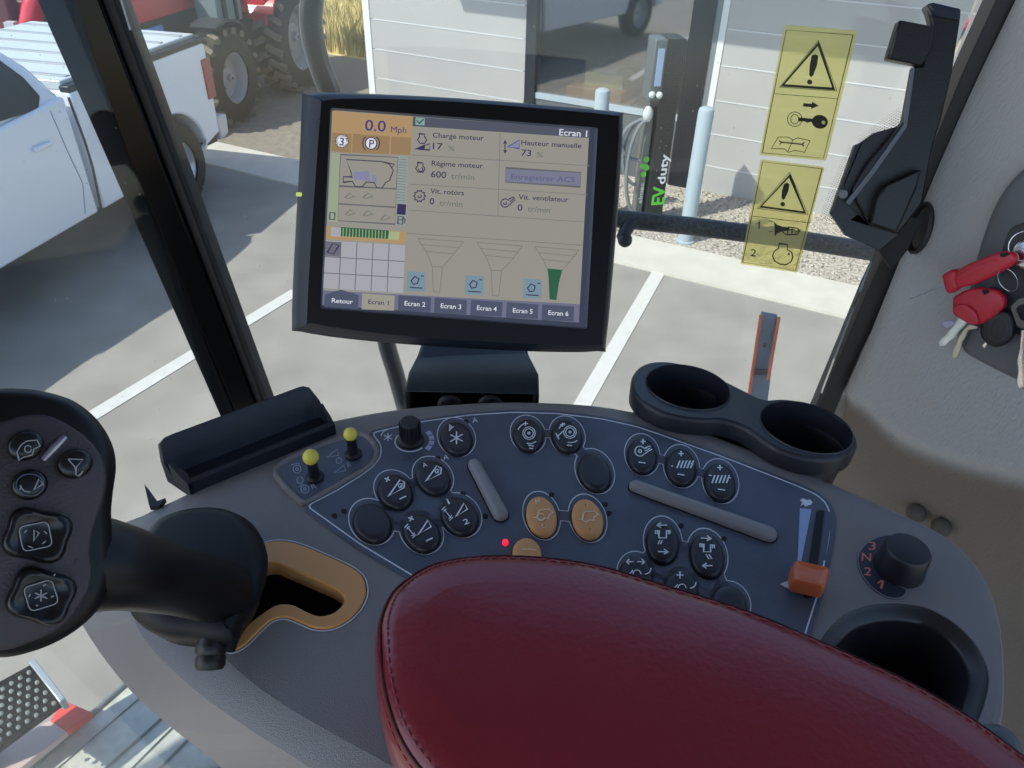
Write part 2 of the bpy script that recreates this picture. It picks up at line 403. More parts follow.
# wedge buttons
def wedge(i, x, y, s=1, inner=True):
    P = [(x-8*s, y+7*s), (x+3*s, y-8*s), (x+6.5*s, y-6*s), (x+7*s, y-2*s), (x-8*s, y+7*s)]
    bs(i, [P], 1.3)
    if inner: bs(i, [arc(x+2.6*s, y-3.6*s, 2.2*s, 0, 300), [(x+1*s, y-1*s), (x+5*s, y-6*s)]], .9)
for i, W4, cxy in ((1, [(425.6, 481.7), (436.9, 465.6), (441.3, 468), (440.8, 473.4), (425.6, 481.7)], (437, 471)), (2, [(388.4, 496.4), (400, 479.7), (404.4, 482), (404, 487.5), (388.4, 496.4)], (400.3, 485.5)), (4, [(418, 535), (428, 520), (431, 526.6), (418, 535)], None), (5, [(455.8, 517), (464, 503), (467.4, 509), (455.8, 517)], None)):
    bs(i, [W4], 1.3)
    if cxy: bs(i, [arc(cxy[0], cxy[1], 1.9, 0, 300), [(cxy[0]-1, cxy[1]+2.4), (cxy[0]+2.4, cxy[1]-2.4)]], .8)
text(K, 'A', (423.5, 467.5), (427.5, 466), 4.5, hs, 'button_symbol', WHT, bobj[1])
for i, x, y in ((2, 387.3, 479.2), (4, 411, 518.5)): bs(i, [[(x-2.8, y-1), (x+2.8, y+1)], [(x-1, y+2.6), (x+1, y-2.6)]], 1.4)
bs(2, [[(399.6, 499), (406, 496)]], 1.5); bs(4, [[(426, 541), (432.6, 537.8)]], 1.5)
for i, x, y in ((4, 410.5, 531), (5, 447.5, 513.5)):
    bs(i, [[(x-3, y-4), (x+3.4, y+4)], [(x-6, y-3.4), (x-2.4, y-7)], [(x+2, y+7), (x+5.6, y+3.4)], [(x-3.6, y-1.5), (x-3, y-4), (x-.6, y-4.6)], [(x+3.8, y+1.4), (x+3.4, y+4), (x+1, y+4.6)]], .9)
text(K, '1', (448.5, 504.3), (450, 503.6), 5.5, hs, 'button_symbol', WHT, bobj[5]); text(K, '2', (464.5, 525), (469.5, 523), 5.5, hs, 'button_symbol', WHT, bobj[5])
for i, x, y in ((6, 529, 433), (7, 570, 432)):
    bs(i, [arc(x, y, 6.2, 0, 360, 18), arc(x, y, 4.4, 0, 360, 16)], .9); bs(i, [arc(x, y, 1.1, 0, 360, 8)], 1)
    bs(i, [arc(x-2, y, 9.5, 200, 250), arc(x+1, y+1, 9.5, 50, 110)], 1.0)
for i, x, y in ((6, 525.5, 423.5), (7, 562.5, 424.5)): bs(i, [[(x-2.5, y), (x+2.5, y)], [(x, y-2), (x, y+2)]], 1.2)
bs(6, [[(528, 445), (534, 446)], [(529, 448), (533, 448.5)]], 1.1); bs(7, [[(567, 445), (572, 445.5)], [(557, 437), (563, 431)], [(556, 433), (559, 439)]], 1.1)
# gold machine symbols
GW = mat('gold_print', (236, 222, 196), .5)
for i, x, y in ((9, 543, 514), (10, 588, 516)):
    P = [(x-10, y+3), (x-6, y+3.5), (x-4, y-4), (x+6, y-5), (x+10, y-2), (x+6, y+1), (x+6, y+4), (x+1, y+4), (x-2, y+6), (x-6, y+3.5)]
    bs(i, [P], .9, m=GW)
bs(9, [arc(541, 517, 3.6, 0, 320)], 1.0, m=GW)
text(K, 'H', (536, 503.5), (540, 502.5), 4.5, hs, 'button_symbol', GW, bobj[9]); text(K, 'L', (543, 528), (546, 527), 4, hs, 'button_symbol', GW, bobj[9])
bs(11, [[(522, 549), (529, 549), (536, 550)]], .9, m=GW)
# fan and sieve
bs(12, [arc(640, 451, 5, 30, 330, 14)+[(648, 446.5), (651, 446)], [(644, 454), (652, 449)], [(645, 451), (650, 448)], arc(640, 451, 1.6, 0, 360, 8)], 1.1)
for k in range(5):
    bs(13, [[(677+k*3.4, 468), (680+k*3.4, 460.5)]], 1.5); bs(14, [[(712+k*3.6, 483), (715+k*3.6, 475)]], 1.5)
bs(13, [[(671, 466), (673, 466)], [(691, 463), (693, 464.5)]], 1.2); bs(14, [[(709, 475), (712, 475.5)], [(728, 477), (731, 478)]], 1.2)
for i, x, y in ((12, 643, 441.5), (13, 681, 453.5), (14, 720, 467.5), (18, 680, 575)):
    s = 2.6 if i < 18 else 3.4
    bs(i, [[(x-s, y), (x+s, y)], [(x, y-s), (x, y+s)]], 1.4)
for i, x, y in ((12, 642, 462.5), (13, 681, 474.5), (14, 721.5, 489.5)): bs(i, [[(x-3.4, y-.5), (x+3.4, y+.5)]], 1.4)
def arrow(i, x, y, d, s=5): bs(i, [[(x-d*s, y), (x+d*s, y+.3)], [(x+d*s*.2, y-2.6), (x+d*s, y+.3), (x+d*s*.2, y+2.6)]], 1.3)
arrow(15, 662, 525, -1); arrow(15, 663, 551.5, 1); arrow(16, 706, 538, 1); arrow(16, 707.5, 565.5, -1); arrow(17, 630, 561.5, -1, 3.5); arrow(17, 641, 561.5, 1, 3.5)
bs(15, [[(655.5, 534), (655.5, 530.5), (659, 530.5), (659, 537.8), (666.4, 537.8), (666.4, 530.5), (670, 530.5), (670, 534)], [(657.3, 534), (657.3, 531)], [(668.3, 534), (668.3, 531)], [(658, 544), (660, 540)], [(660.5, 544), (662.5, 540)]], 1.2)
bs(16, [[(700, 547), (700, 543.7), (703.7, 544), (703.7, 551.7), (710.6, 551.7), (710.6, 544.6), (714.3, 545), (714.3, 548)], [(701.8, 547), (701.8, 544)], [(712.4, 548), (712.4, 545)], [(706, 554), (709, 559)], [(709, 554), (712, 559)]], 1.2)
for i, x, y in ((17, 637, 574), (18, 682, 588)): bs(i, [arc(x, y, 4, 180, 360), arc(x-10, y-6, 6, 20, 100), arc(x+8, y-6, 6, 0, 90)], 1.1)

# ---- lamps and small letters on the panel
for x, y in ((334.5, 516), (344, 511.5), (466, 422), (438, 458.5), (463, 494), (485.5, 516.5), (551.7, 495), (605, 504.5), (609, 513.5), (681, 526), (724, 539)):
    mb = MB(); mb.prof(K, K.pxs(ell(x, y, 2.9, 2.5, 0, 14), hm), [(0, hm-.0004), (0, hm+.0003)], False, True); mb.build('indicator_hole', BLKM, panel)
mb = MB(); mb.prof(K, K.pxs(ell(505.3, 543, 3.2, 3.2, 0, 14), hm), [(0, hm), (.0002, hm+.0012), (.0012, hm+.0018)], False, True)
o = mb.build('indicator_lamp', emis('led_red', (255, 30, 60), 1.3), panel); o['label'] = 'small glowing red indicator lamp'
text(K, 'A', (472.5, 423), (478, 422), 5, hm+.0003, 'panel_letter', LBL, panel); text(K, 'A', (443.5, 460), (449, 459), 5, hm+.0003, 'panel_letter', LBL, panel)
strokes(K, [[(388, 433), (388, 441)], [(384, 435), (392, 439)], [(384, 439.5), (392, 434.5)], arc(388, 437, 7, 190, 260)], 1, hm+.0003, 'panel_symbol', LBL, panel)

# ---- grey finger bars
def fbar(p0, p1, w0, w1, name='finger_bar'):
    a = Vector(K.px(*p0, .004)); b = Vector(K.px(*p1, .004)); d = (b-a).normalized(); n = Vector((-d.y, d.x)); out = []
    for k in range(13):
        t = math.pi*(k/12)+math.pi/2; out.append(tuple(a + (d*math.cos(t)+n*math.sin(t))*w0))
    for k in range(13):
        t = math.pi*(k/12)-math.pi/2; out.append(tuple(b + (d*math.cos(t)+n*math.sin(t))*w1))
    mb = MB(); mb.prof(K, out, [(0, hm), (0, .004), (.0012, .0062), (.0032, .0072)], False, True)
    o = mb.build(name, GREY, console, 50)
    mb = MB(); mb.prof(K, inset(out, -.0008), [(0, hm), (0, hm+.0005)], False, True); mb.build('bar_gap', BLKM, o)
fbar((474.5, 464), (500.5, 513), .0046, .0052); fbar((636, 485.5), (768, 533), .0046, .0058)
# ---- speed slider
mb = MB(); sl = inset(slot, -.0016); T = tri([[(p[0], p[1], 0) for p in sl], [(p[0], p[1], 0) for p in inset(slot, .0003)]])
fill(K, [(800, 508), (811.5, 509.5), (800.5, 565), (797.5, 565)], hm+.0003, 'speed_wedge', mat('pale_blue_print', (150, 172, 210), .5), panel)
mb = MB(); cpts = slot
mb.prof(K, cpts, [(0, hm-.0002), (0, hm+.0006)], False, True); mb.build('slot_mouth', BLKM, panel)
ribm = MB(); ribbon(ribm, K, K.pxs([(829, 512), (828, 522), (822, 560)], hm), .004, hm+.0003); ribm.build('slot_edge', mat('slot_grey', (74, 84, 104), .5), panel)
fill(K, [(800, 500), (803, 498.3), (807, 500), (810, 499.5), (812.5, 502), (811, 504.5), (808, 505), (806, 506.5), (803.5, 504), (800.5, 505.5), (802.5, 502)], hm+.0003, 'hare_symbol', LBL, panel)
fill(K, [(780, 584), (784, 582), (789, 580.5), (794, 583), (797, 588), (792, 590), (786, 587)], hm+.0003, 'tortoise_symbol', LBL, panel)
sk = roundpoly(K.pxs([(791, 570), (795, 561), (829, 569), (829, 574), (824, 590), (792, 583)], .012), .0022, 3)
mb = MB(); mb.prof(K, sk, [(0, .004), (-.0005, .008), (0, .0125), (.0012, .0145), (.004, .0135)], True, True)
o = mb.build('slider_knob', mat('orange_plastic', (206, 104, 60), .35, coat=.3), console, 50); o['label'] = 'orange slider knob between hare and tortoise marks'
mb = MB(); mb.box(K.w(*K.px(812, 580, .004), .002), .004, .008, .01, (K.u, K.v, K.n)); mb.build('slider_stem', BLK, o)

# ---- round knob (header speed)
kc = K.px(411, 441, hm)
mb = MB(); mb.lathe(K.w(*kc, hm), K.n, [(.0098, 0), (.0098, .002), (.0080, .0035), (.0076, .006), (.0072, .018), (.0064, .0196), (.0040, .020)], 32)
o = mb.build('rotary_knob', BLK, console, 40); o['label'] = 'small black ribbed knob at the back of the panel'
mb = MB()
for k in range(18):
    q = 2*math.pi*k/18; mb.box(K.w(kc[0]+.0075*math.cos(q), kc[1]+.0075*math.sin(q), hm+.012), .0012, .0012, .011, (K.u*math.cos(q)+K.v*math.sin(q), K.v*math.cos(q)-K.u*math.sin(q), K.n))
mb.build('knob_ribs', BLK, o)
mb = MB(); ribbon(mb, K, [(kc[0]+.0118*math.cos(t), kc[1]+.0118*math.sin(t)) for t in [math.radians(150+k*9) for k in range(20)]], .001, hm+.0003); mb.build('dial_ring', LBL, panel)
mb = MB()
for a0 in (-35, -14, 7, 28):
    ribbon(mb, K, [(kc[0]+.0155*math.cos(t), kc[1]+.0155*math.sin(t)) for t in [math.radians(a0+k*4.2) for k in range(5)]], .004, hm+.0003)
mb.build('dial_scale', mat('pale_violet_print', (176, 182, 208), .5), panel)

# ---- gear selector knob with 3 N 2 1
sc_ = K.px(898, 566); 
crs = smooth(K.pxs([(905, 536), (890, 535), (873, 539), (861, 549), (857, 561), (861, 575), (871, 588), (886, 598), (900, 599), (906, 594), (905, 589), (893, 584), (882, 576), (877, 565), (879, 553), (890, 545), (905, 544)]), 4)
mb = MB(); mb.prof(K, crs, [(0, 0), (.0003, .0006)], False, True); dial = mb.build('gear_dial', mat('dial_navy', (44, 46, 60), .45), console)
mb = MB(); ribbon(mb, K, inset(crs, .0004), .0006, .0008, closed=True); mb.build('dial_outline', mat('dial_line', (120, 124, 140), .5), dial)
PNK = mat('pink_print', (214, 128, 122), .5)
for s, x, y, w_, c_ in (('3', 868.5, 549.5, 7, 8), ('N', 861.5, 560.5, 9.5, 8), ('2', 864, 575, 7, 8), ('1', 880, 588, 2.2, 8)):
    text(K, s, (x, y), (x+w_, y+.6), c_, .0009, 'gear_mark', PNK, dial)
strokes(K, [[(878, 583), (881.6, 580.4)]], 1.3, .0009, 'gear_mark', PNK, dial)
nk = K.px(898.5, 569)
mb = MB(); mb.lathe(K.w(*nk, 0), K.n, [(.0152, 0), (.0152, .003), (.0146, .005), (.0138, .018), (.0126, .0196), (.009, .0202)], 48)
o = mb.build('gear_knob', mat('knob_black', (28, 30, 36), .4), console, 40); o['label'] = 'large black gear knob beside 3 N 2 1 marks'

# ---- toggle pod
pod = [(271, 472), (278, 463), (294, 453.5), (331, 439), (358, 430.5), (371, 435), (380, 447), (379, 459), (370, 468), (340, 486), (304, 506), (295, 500), (281, 486)]
podL = roundpoly(K.pxs(pod, .002), .006, 3)
mb = MB(); mb.prof(K, podL, [(0, 0), (.0004, .0028), (.0014, .0034), (.0030, .0032), (.0042, .0016)], False, True)
podo = mb.build('toggle_pod', BODY, console, 50)
pl_ = inset(podL, .0044); mb = MB(); mb.prof(K, pl_, [(0, .0014), (.0002, .0018)], False, True); plate = mb.build('toggle_plate', NAVY, podo)
for (bx, by), (tx, ty), r in (((315, 478), (311, 456), .0056), ((353.5, 455), (350.5, 433.5), .0050)):
    b0 = K.w(*K.px(bx, by, .002), .002); ax = (K.n + K.u*.0 - K.v*.02).normalized()
    mb = MB(); mb.lathe(b0, ax, [(.0062, 0), (.0062, .002), (.0048, .0034), (.0038, .0036), (.0036, .016)], 20)
    tg = mb.build('toggle_switch', BLK, console, 40)
    mb = MB(); mb.sphere(b0+ax*.0205, r, 24); o = mb.build('toggle_ball', YEL, tg, 80); o['label'] = 'yellow ball tip'
def ps(lines, w=1.0): strokes(K, lines, w, .0021, 'toggle_symbol', mat('toggle_print', (150, 160, 178), .5), podo)
ps([arc(297, 469, 4, 0, 360, 14), arc(297, 469, 1.4, 0, 360, 8), [(291, 465), (297, 463), (300, 464)]]); ps([arc(305, 489, 4, 0, 360, 14), arc(305, 489, 1.4, 0, 360, 8), [(299, 487), (303, 484)]])
ps([arc(300, 480, 3.2, 0, 360, 12)]); ps([arc(339, 460.5, 2.8, 0, 360, 12)])
ps([[(327, 457.5), (337, 449), (338.5, 455), (327, 457.5)]]); ps([[(334, 473), (344, 465), (345.5, 470.5), (334, 473)]])
text(K, 'R', (312.5, 489.5), (317, 487.5), 5, .0022, 'toggle_symbol', MATS['toggle_print'], podo); text(K, 'R', (348, 467.5), (352, 466), 5, .0022, 'toggle_symbol', MATS['toggle_print'], podo)

# ---- small grey knob at the right end
mb = MB(); p = K.w(*K.px(999, 744, .05), .05); mb.lathe(p-K.n*.02, K.n, [(.010, 0), (.010, .018), (.008, .023), (.004, .0245)], 24); mb.lathe(p-K.n*.07, K.n, [(.006, 0), (.006, .055)], 16); o = mb.build('end_knob', mat('knob_grey', (84, 90, 98), .35), console, 50)

# ================================================================== storage tray
tray = empty('storage_tray', K.w(*K.px(262, 470), .002), 'long black open tray clipped to the far left edge of the console', 'tray')
a = Vector(K.px(190, 492, .002)); b = Vector(K.px(336, 432, .002)); d = (b-a); Lt = d.length; d.normalize(); n = Vector((-d.y, d.x))
NS = 26; rows = []
for k in range(NS+1):
    t = k/NS; e = min(1, min(t, 1-t)/.10); e = math.sqrt(1-(1-e)**2)
    e2 = .75+.25*e
    P = [(.0, -.004), (.0, .0095), (.0022, .0112), (.0045, .0100), (.0062, .0035), (.0185*e2+.004, .0030), (.0232*e2+.003, .010), (.0262*e2+.003, .0150+.013*e), (.0282*e2+.003, .0165+.0135*e), (.0302*e2+.003, .0150+.013*e), (.0305*e2+.003, -.004)]
    q = a+d*(Lt*t); rows.append([K.w(*(q+n*s-d*(.012*max(0, 1-t/.5)*max(0, s-.006)/.027)), h) for s, h in P])
mb = MB(); vs = [p for r in rows for p in r]; m_ = len(rows[0]); fs = []
for i in range(NS):
    for j in range(m_): fs.append((i*m_+j, i*m_+(j+1) % m_, (i+1)*m_+(j+1) % m_, (i+1)*m_+j))
mb.add(vs, fs)
for i, s in ((0, -1), (NS, 1)):
    R0_ = rows[i]; mb.add(R0_, tri([R0_]))
    # raised end walls
q0 = a+d*.0018; q1 = a+d*(Lt-.0018)
for q, s in ((a, 1), (b, -1)):
    pr = [(0, -.003), (0, .0095), (.006, .0135), (.014, .0155), (.0185, .0175), (.0185, -.003)]
    sh_ = lambda x: (.012*max(0, x-.006)/.027 if s == 1 else 0)
    L0 = [K.w(*(q+n*x-d*sh_(x)), h) for x, h in pr]; L1 = [K.w(*(q+d*s*.003+n*x-d*sh_(x)), h) for x, h in pr]; mb.loops([L0, L1])
mb.build('tray_body', DARKB, tray, 50)
mb = MB(); P_ = K.pxs([(145, 486), (150, 492), (158, 503), (166, 500), (160, 508), (150, 508)], -.004); mb.loops([[K.w(x, y, -.006) for x, y in P_], [K.w(x, y, -.002) for x, y in P_]]); mb.build('tray_clip', BLK, tray)

# ================================================================== armrest
Hs = .055
ar = smooth(K.pxs([(374, 655), (376, 630), (386, 606), (403, 589), (428, 574), (460, 566), (500, 563.5), (550, 566), (600, 574), (660, 592), (740, 617), (820, 650), (900, 687), (960, 722), (1010, 758), (1080, 815), (1120, 900), (1060, 1010), (880, 1060), (680, 1000), (540, 900), (440, 815), (397, 762), (378, 705)], Hs), 5)
arm = empty('armrest_pad', K.w(*K.px(700, 720, .0), .006), 'large red leather armrest pad in front of the console', 'armrest')
mb = MB(); mb.prof(K, ar, [(.012, .006), (.004, .012), (.0005, .030), (0, .045), (.0006, .056), (.0026, .0635), (.0065, .0685), (.013, .0712), (.026, .0730)], True, False)
li = inset(ar, .026); cc = Vector((sum(p[0] for p in li)/len(li), sum(p[1] for p in li)/len(li)))
mb2 = [[K.w(*(cc+(Vector(p)-cc)*f), .0730+.0030*(1-f*f)) for p in li] for f in (1, .85, .6, .3)]
mb.loops(mb2, False, True)
mb.build('pad', RED, arm, 60)
s1 = inset(ar, .0040); s2 = inset(ar, .0110)
mb = MB(); mb.tube([K.w(p[0], p[1], .0657) for p in s1], .0009, 6, closed=True); mb.build('seam', REDS, arm, 60)
mb = MB()
for off, hh in ((.0022, .0626), (.0076, .0692)):
    L = inset(ar, off); acc = 0
    for i in range(len(L)):
        p = Vector(L[i]); q = Vector(L[(i+1) % len(L)]); dl = (q-p).length; nn_ = max(1, int(dl/.0048))
        for k in range(nn_):
            u0 = p+(q-p)*(k/nn_); u1 = p+(q-p)*((k+.62)/nn_)
            mb.tube([K.w(*u0, hh-.0002), K.w(*((u0+u1)/2), hh+.0003), K.w(*u1, hh-.0002)], .0004, 5)
o = mb.build('stitching', THREAD, arm, 60)
mb = MB(); mb.lathe(K.w(*(cc), 0.0008), K.n, [(.03, 0), (.03, .008)], 24); mb.build('armrest_mount', BLK, arm)
# ================================================================== joystick lever
JO = CAM + ray(40, 520).normalized()*.37
J = Frame(JO, (CAM-JO).normalized()*1.0 + Vector((.10, -.05, .05)), RT)
lever = empty('multifunction_lever', K.w(*K.px(205, 585, .03), .002), 'black multifunction joystick lever with keypad head at the left', 'joystick')
hd = smooth(J.pxs([(-90, 520), (-85, 460), (-55, 412), (-15, 391), (22, 389), (49, 393), (75, 402), (97, 420), (111, 443), (115, 465), (112, 490), (110, 513), (112, 540), (113, 570), (104, 600), (86, 622), (60, 640), (30, 652), (0, 657), (-40, 650), (-75, 600)]), 4)
hd = inset(hd, -.0016)
mb = MB(); mb.prof(J, hd, [(.016, -.032), (.006, -.030), (.001, -.020), (0, -.010), (.0012, -.003), (.004, .000), (.007, .0012)], True, True)
mb.build('lever_head', mat('lever_black', (9, 10, 13), .42, spec=.3), lever, 60)
fp = smooth(J.pxs([(-75, 520), (-70, 470), (-40, 432), (0, 425), (25, 418), (50, 419), (79, 435), (97, 455), (103, 475), (100, 500), (90, 530), (87, 553), (89, 575), (82, 597), (58, 626), (25, 641), (0, 647), (-35, 640), (-65, 590)], .002), 4)
fp = inset(fp, -.0014)
mb = MB(); mb.prof(J, fp, [(0, .0006), (.0003, .0018), (.0015, .0026)], False, True)
face = mb.build('lever_face', mat('face_brown', (58, 50, 54), .5, bump=.2, bscale=900), lever, 60)
hf = .0026
def jbtn(cx, cy, rx, ry, rot, h=.0045, name='lever_button'):
    e_ = J.pxs(ell(cx, cy, rx, ry, rot), hf); mb = MB(); mb.prof(J, e_, [(0, hf-.001), (0, hf+h*.6), (.001, hf+h*.9), (.003, hf+h), (.005, hf+h*1.03)], False, True); return mb.build(name, mat('lever_button_black', (14, 16, 20), .3), lever, 60)
LG = mat('grey_print', (150, 150, 155), .5); LB_ = mat('blue_print', (78, 88, 112), .5)
def js(o, lines, w=1.2, m=None): strokes(J, lines, w, hf+.0051, 'lever_symbol', m or LG, o)
b = jbtn(25.5, 446, 18.5, 14.5, -15); js(b, [[(17, 452), (21, 445), (27, 441), (37, 440), (40, 446), (34, 449), (32, 455), (24, 457), (19, 460), (17, 452)], arc(28, 449, 3.5, 0, 330)])
b = jbtn(74.5, 464, 18, 14.5, -12); js(b, [[(68, 459), (83, 459.5), (76.5, 467), (76, 475), (79, 476), (83, 471)], [(68, 459), (75, 467), (76, 474)]])
b = jbtn(29.5, 485, 18.5, 15, -12); js(b, [arc(30, 485, 14, 0, 360, 24, 11)], 1.0, LB_); js(b, [[(34, 490), (39, 479), (43, 484), (34, 490)], [(20, 486), (24, 491), (30, 492)], [(20, 490), (21, 485)]])
def dpad(cx, cy, R, rot, sx=1.0):
    P = []
    for k in range(48):
        t = 2*math.pi*k/48; r = R*(1+.10*math.cos(4*t+math.radians(rot))); P.append((cx+sx*r*math.cos(t), cy+r*.82*math.sin(t)))
    e_ = J.pxs(P, hf); c_ = Vector(J.px(cx, cy, hf)); mb = MB(); mb.loops([[J.w(*(c_+(Vector(p)-c_)*s_), hf+h_) for p in e_] for s_, h_ in ((1.04, -.001), (1.0, .003), (.95, .0052), (.85, .0062), (.72, .0058), (.6, .0048), (.3, .0045))], False, True)
    return mb.build('direction_pad', mat('lever_button_black', (14, 16, 20), .3), lever, 60)
b = dpad(37, 535.5, 33, 120, 1.05)
def js2(o, lines, w=1.2, m=None): strokes(J, lines, w, hf+.0056, 'lever_symbol', m or LG, o)
def rr_(cx, cy, a_, b_, rot):
    c, s = math.cos(rot), math.sin(rot); P = roundpoly([(-a_, -b_), (a_, -b_), (a_, b_), (-a_, b_)], 6, 4); P = [(cx+x*c-y*s, cy+x*s+y*c) for x, y in P]; return P+[P[0]]
js2(b, [rr_(35.5, 536.5, 15, 12.5, -.2)], 1.2); js2(b, [[(34, 541), (34, 530), (39, 533), (34, 541)], [(24, 533), (27, 530)], [(44, 531), (47, 534)], [(42, 544), (46, 541)], [(28, 546), (33, 548)]], 1.2)
b = dpad(41, 596, 34, 100, 1.0)
js2(b, [rr_(41, 595.5, 15, 12.5, -.3)], 1.2); js2(b, [[(41, 589.5), (41, 601.5)], [(35, 593), (47, 598.5)], [(35, 598.5), (47, 593)]], 1.6); js2(b, [[(43, 586), (46, 584)], [(51, 597), (54, 596)], [(29, 597), (30, 594)], [(36, 605), (38, 606)], [(48, 577), (52, 579), (55, 574)]], 1.4)
mb = MB(); mb.tube([J.w(*J.px(43, 460, hf), hf+.001), J.w(*J.px(54, 448, hf), hf+.0018), J.w(*J.px(65, 437, hf), hf+.001)], [.0013, .0018, .0013], 10)
o = mb.build('lever_marker', mat('silver_marker', (150, 146, 160), .3, metal=.6), lever); o['label'] = 'short silver bar between the buttons'
# neck and cap
P0 = J.w(*J.px(62, 560, -.018), -.018); P1 = J.w(*J.px(125, 568, -.022), -.022); P3 = K.w(*K.px(214, 590, .040), .040); P2 = P1.lerp(P3, .55)
mb = MB(); mb.tube([P0, P1.lerp(P0, .4), P1, P1.lerp(P2, .5), P2, P2.lerp(P3, .5), P3, P3+(P3-P2).normalized()*.012], [.021, .0205, .0185, .0172, .0165, .0168, .0172, .017], 28)
mb.build('lever_neck', MATS['lever_black'], lever, 60)
cap_ = smooth(K.pxs([(146, 536), (162, 520), (190, 511), (222, 510), (248, 520), (263, 540), (267, 562), (260, 592), (245, 615), (234, 637), (214, 640), (190, 636), (160, 632), (138, 620), (126, 600), (130, 565)], .026), 4)
mb = MB(); mb.prof(K, cap_, [(.012, .003), (.006, .006), (.0, .022), (0.0, .026), (.003, .031), (.007, .0335), (.011, .0348)], True, True)
mb.build('lever_boot', mat('boot_black', (11, 13, 18), .5, spec=.3), lever, 60)
p = K.w(*K.px(212, 640, .020), .020); ax = (K.u*.05-K.v*.75-K.n*.55).normalized()
mb = MB(); mb.lathe(p-ax*.004, ax, [(.0072, 0), (.0072, .004), (.0082, .006), (.0082, .010), (.0072, .0115), (.0078, .013), (.0078, .017), (.0066, .019), (.004, .0195)], 24)
mb.build('lever_plug', BLK, lever, 40)

# ================================================================== monitor
MC = Vector((-.049, .593, 2.744)); Mn = Vector((.052, -.829, .557)).normalized()
Mf = Frame(MC, Mn, Vector((.998, .025, -.056)))
mon = empty('touchscreen_monitor', hit(472, 396, (0, .50, 0), (0, -1, 0)), 'black framed touchscreen monitor showing engine and rotor readings above the console', 'monitor')
outer = [(304, 94), (330, 92.5), (400, 95), (470, 99), (550, 105.5), (616, 112), (623, 119), (620, 180), (614, 260), (606, 343), (600, 351), (540, 351.5), (440, 346.5), (350, 339), (298, 331), (292, 324), (294, 260), (299, 170), (302, 100)]
front = [(323, 101), (345, 98.5), (400, 99), (470, 102.5), (550, 109), (612, 115), (619, 122), (616, 180), (609, 260), (602, 338), (597, 345), (540, 344), (440, 339), (360, 331), (312, 323), (307, 317), (311, 240), (316, 170), (321, 106)]
o1 = Mf.pxs(outer, -.010); f1 = Mf.pxs(front, .004)
def sm2(P): return smooth(P, 3)
o1 = sm2(o1); f1 = sm2(f1)
oi = [tuple(Vector(a)*.5+Vector(b)*.5) for a, b in zip(o1, f1)]
mb = MB(); mb.loops([[Mf.w(a*.80, b*.78, -.048) for a, b in o1], [Mf.w(a*.94, b*.93, -.040) for a, b in o1], [Mf.w(a, b, -.022) for a, b in o1], [Mf.w(a, b, -.010) for a, b in o1], [Mf.w(a, b, -.001) for a, b in oi], [Mf.w(a, b, .003) for a, b in f1]], True, False)
house = mb.build('monitor_housing', DARKB, mon, 50)
op = roundpoly(Mf.pxs([(330.5, 107.5), (598, 127.5), (587, 329), (320.5, 308.5)], .004), .002, 3)
si = Mf.pxs([(332, 110), (589.4, 129.2), (578.9, 322.6), (322.2, 305)], 0)
f2 = f1; T = tri([[(a, b, 0) for a, b in f2], [(a, b, 0) for a, b in op]])
mb = MB(); mb.add([Mf.w(a, b, .0035) for a, b in f2+op], T)
mb.loops([[Mf.w(a, b, .003) for a, b in f2], [Mf.w(a, b, .0035) for a, b in inset(f2, .0003)]], False, False)
mb.build('front_bezel', mat('bezel_black', (8, 8, 11), .3, coat=.05), mon, 50)
sir = []
for (a, b) in op:
    # nearest point on the screen edge rectangle, a little outside it
    sx = min(max(a, si[3][0]-.0006), si[1][0]+.0006); sy = min(max(b, si[3][1]-.0006), si[0][1]+.0006); sir.append((a, b))
mb = MB(); mb.loops([[Mf.w(a, b, .0035) for a, b in op], [Mf.w(a*.985-.0005, b*.985, -.0012) for a, b in op]], False, False)
mb.build('bezel_lip', mat('lip_grey', (92, 98, 112), .35), mon, 50)
def scol(n_, c, s=1.0): return emis('screen_'+n_, c, s)
BG = scol('back', (136, 134, 126)); 
mb = MB(); scr_o = [(a*.99-.0005, b*.99) for a, b in op]; mb.loops([[Mf.w(a, b, -.004) for a, b in scr_o], [Mf.w(a, b, -.0008) for a, b in scr_o]]); screen = mb.build('display_screen', scol('edge', (52, 58, 74)), mon)
def S(x, y): return (280+x/2.8444, 80+y/2.8444)
def sf(P, c, h=.0, name='screen_field'): return fill(Mf, [S(*p) for p in P], h, name, c, screen, .0002)
def bil(u, v):  # point of the display in picture units of the enlarged view
    TL, TRr, BR, BL = (148, 85), (880, 139), (850, 690), (120, 640)
    return tuple((TL[i]*(1-u)+TRr[i]*u)*(1-v)+(BL[i]*(1-u)+BR[i]*u)*v for i in (0, 1))
sf([bil(0, 0), bil(1, 0), bil(1, 1), bil(0, 1)], BG, .0002)
ORN = scol('orange', (158, 132, 96)); ORN2 = scol('orange_deep', (138, 114, 84)); TOPB = scol('top_bar', (74, 78, 92)); TAB = scol('tab', (70, 76, 96)); INK = scol('ink', (50, 46, 78)); PALE = scol('pale', (152, 152, 160)); LINEC = scol('line', (92, 92, 96)); FAINT = scol('faint', (104, 106, 104)); GRN = scol('green', (40, 86, 62)); WT = scol('white', (200, 204, 214)); ICB = scol('icon_blue', (110, 132, 144)); LN = scol('hair', (110, 110, 108))
h1, h2, h3, h4 = .0004, .0006, .0008, .0010
sf([(148, 88), (378, 104), (372, 213), (145, 203)], ORN, h1); sf([(378, 104), (882, 140), (880, 165), (377, 131)], TOPB, h1)
sf([(148, 150), (204, 153), (202, 207), (146, 203)], ORN2, h2); sf([(207, 153), (312, 160), (311, 211), (205, 207)], ORN2, h2); sf([(316, 161), (373, 164), (371, 214), (315, 211)], ORN2, h2)
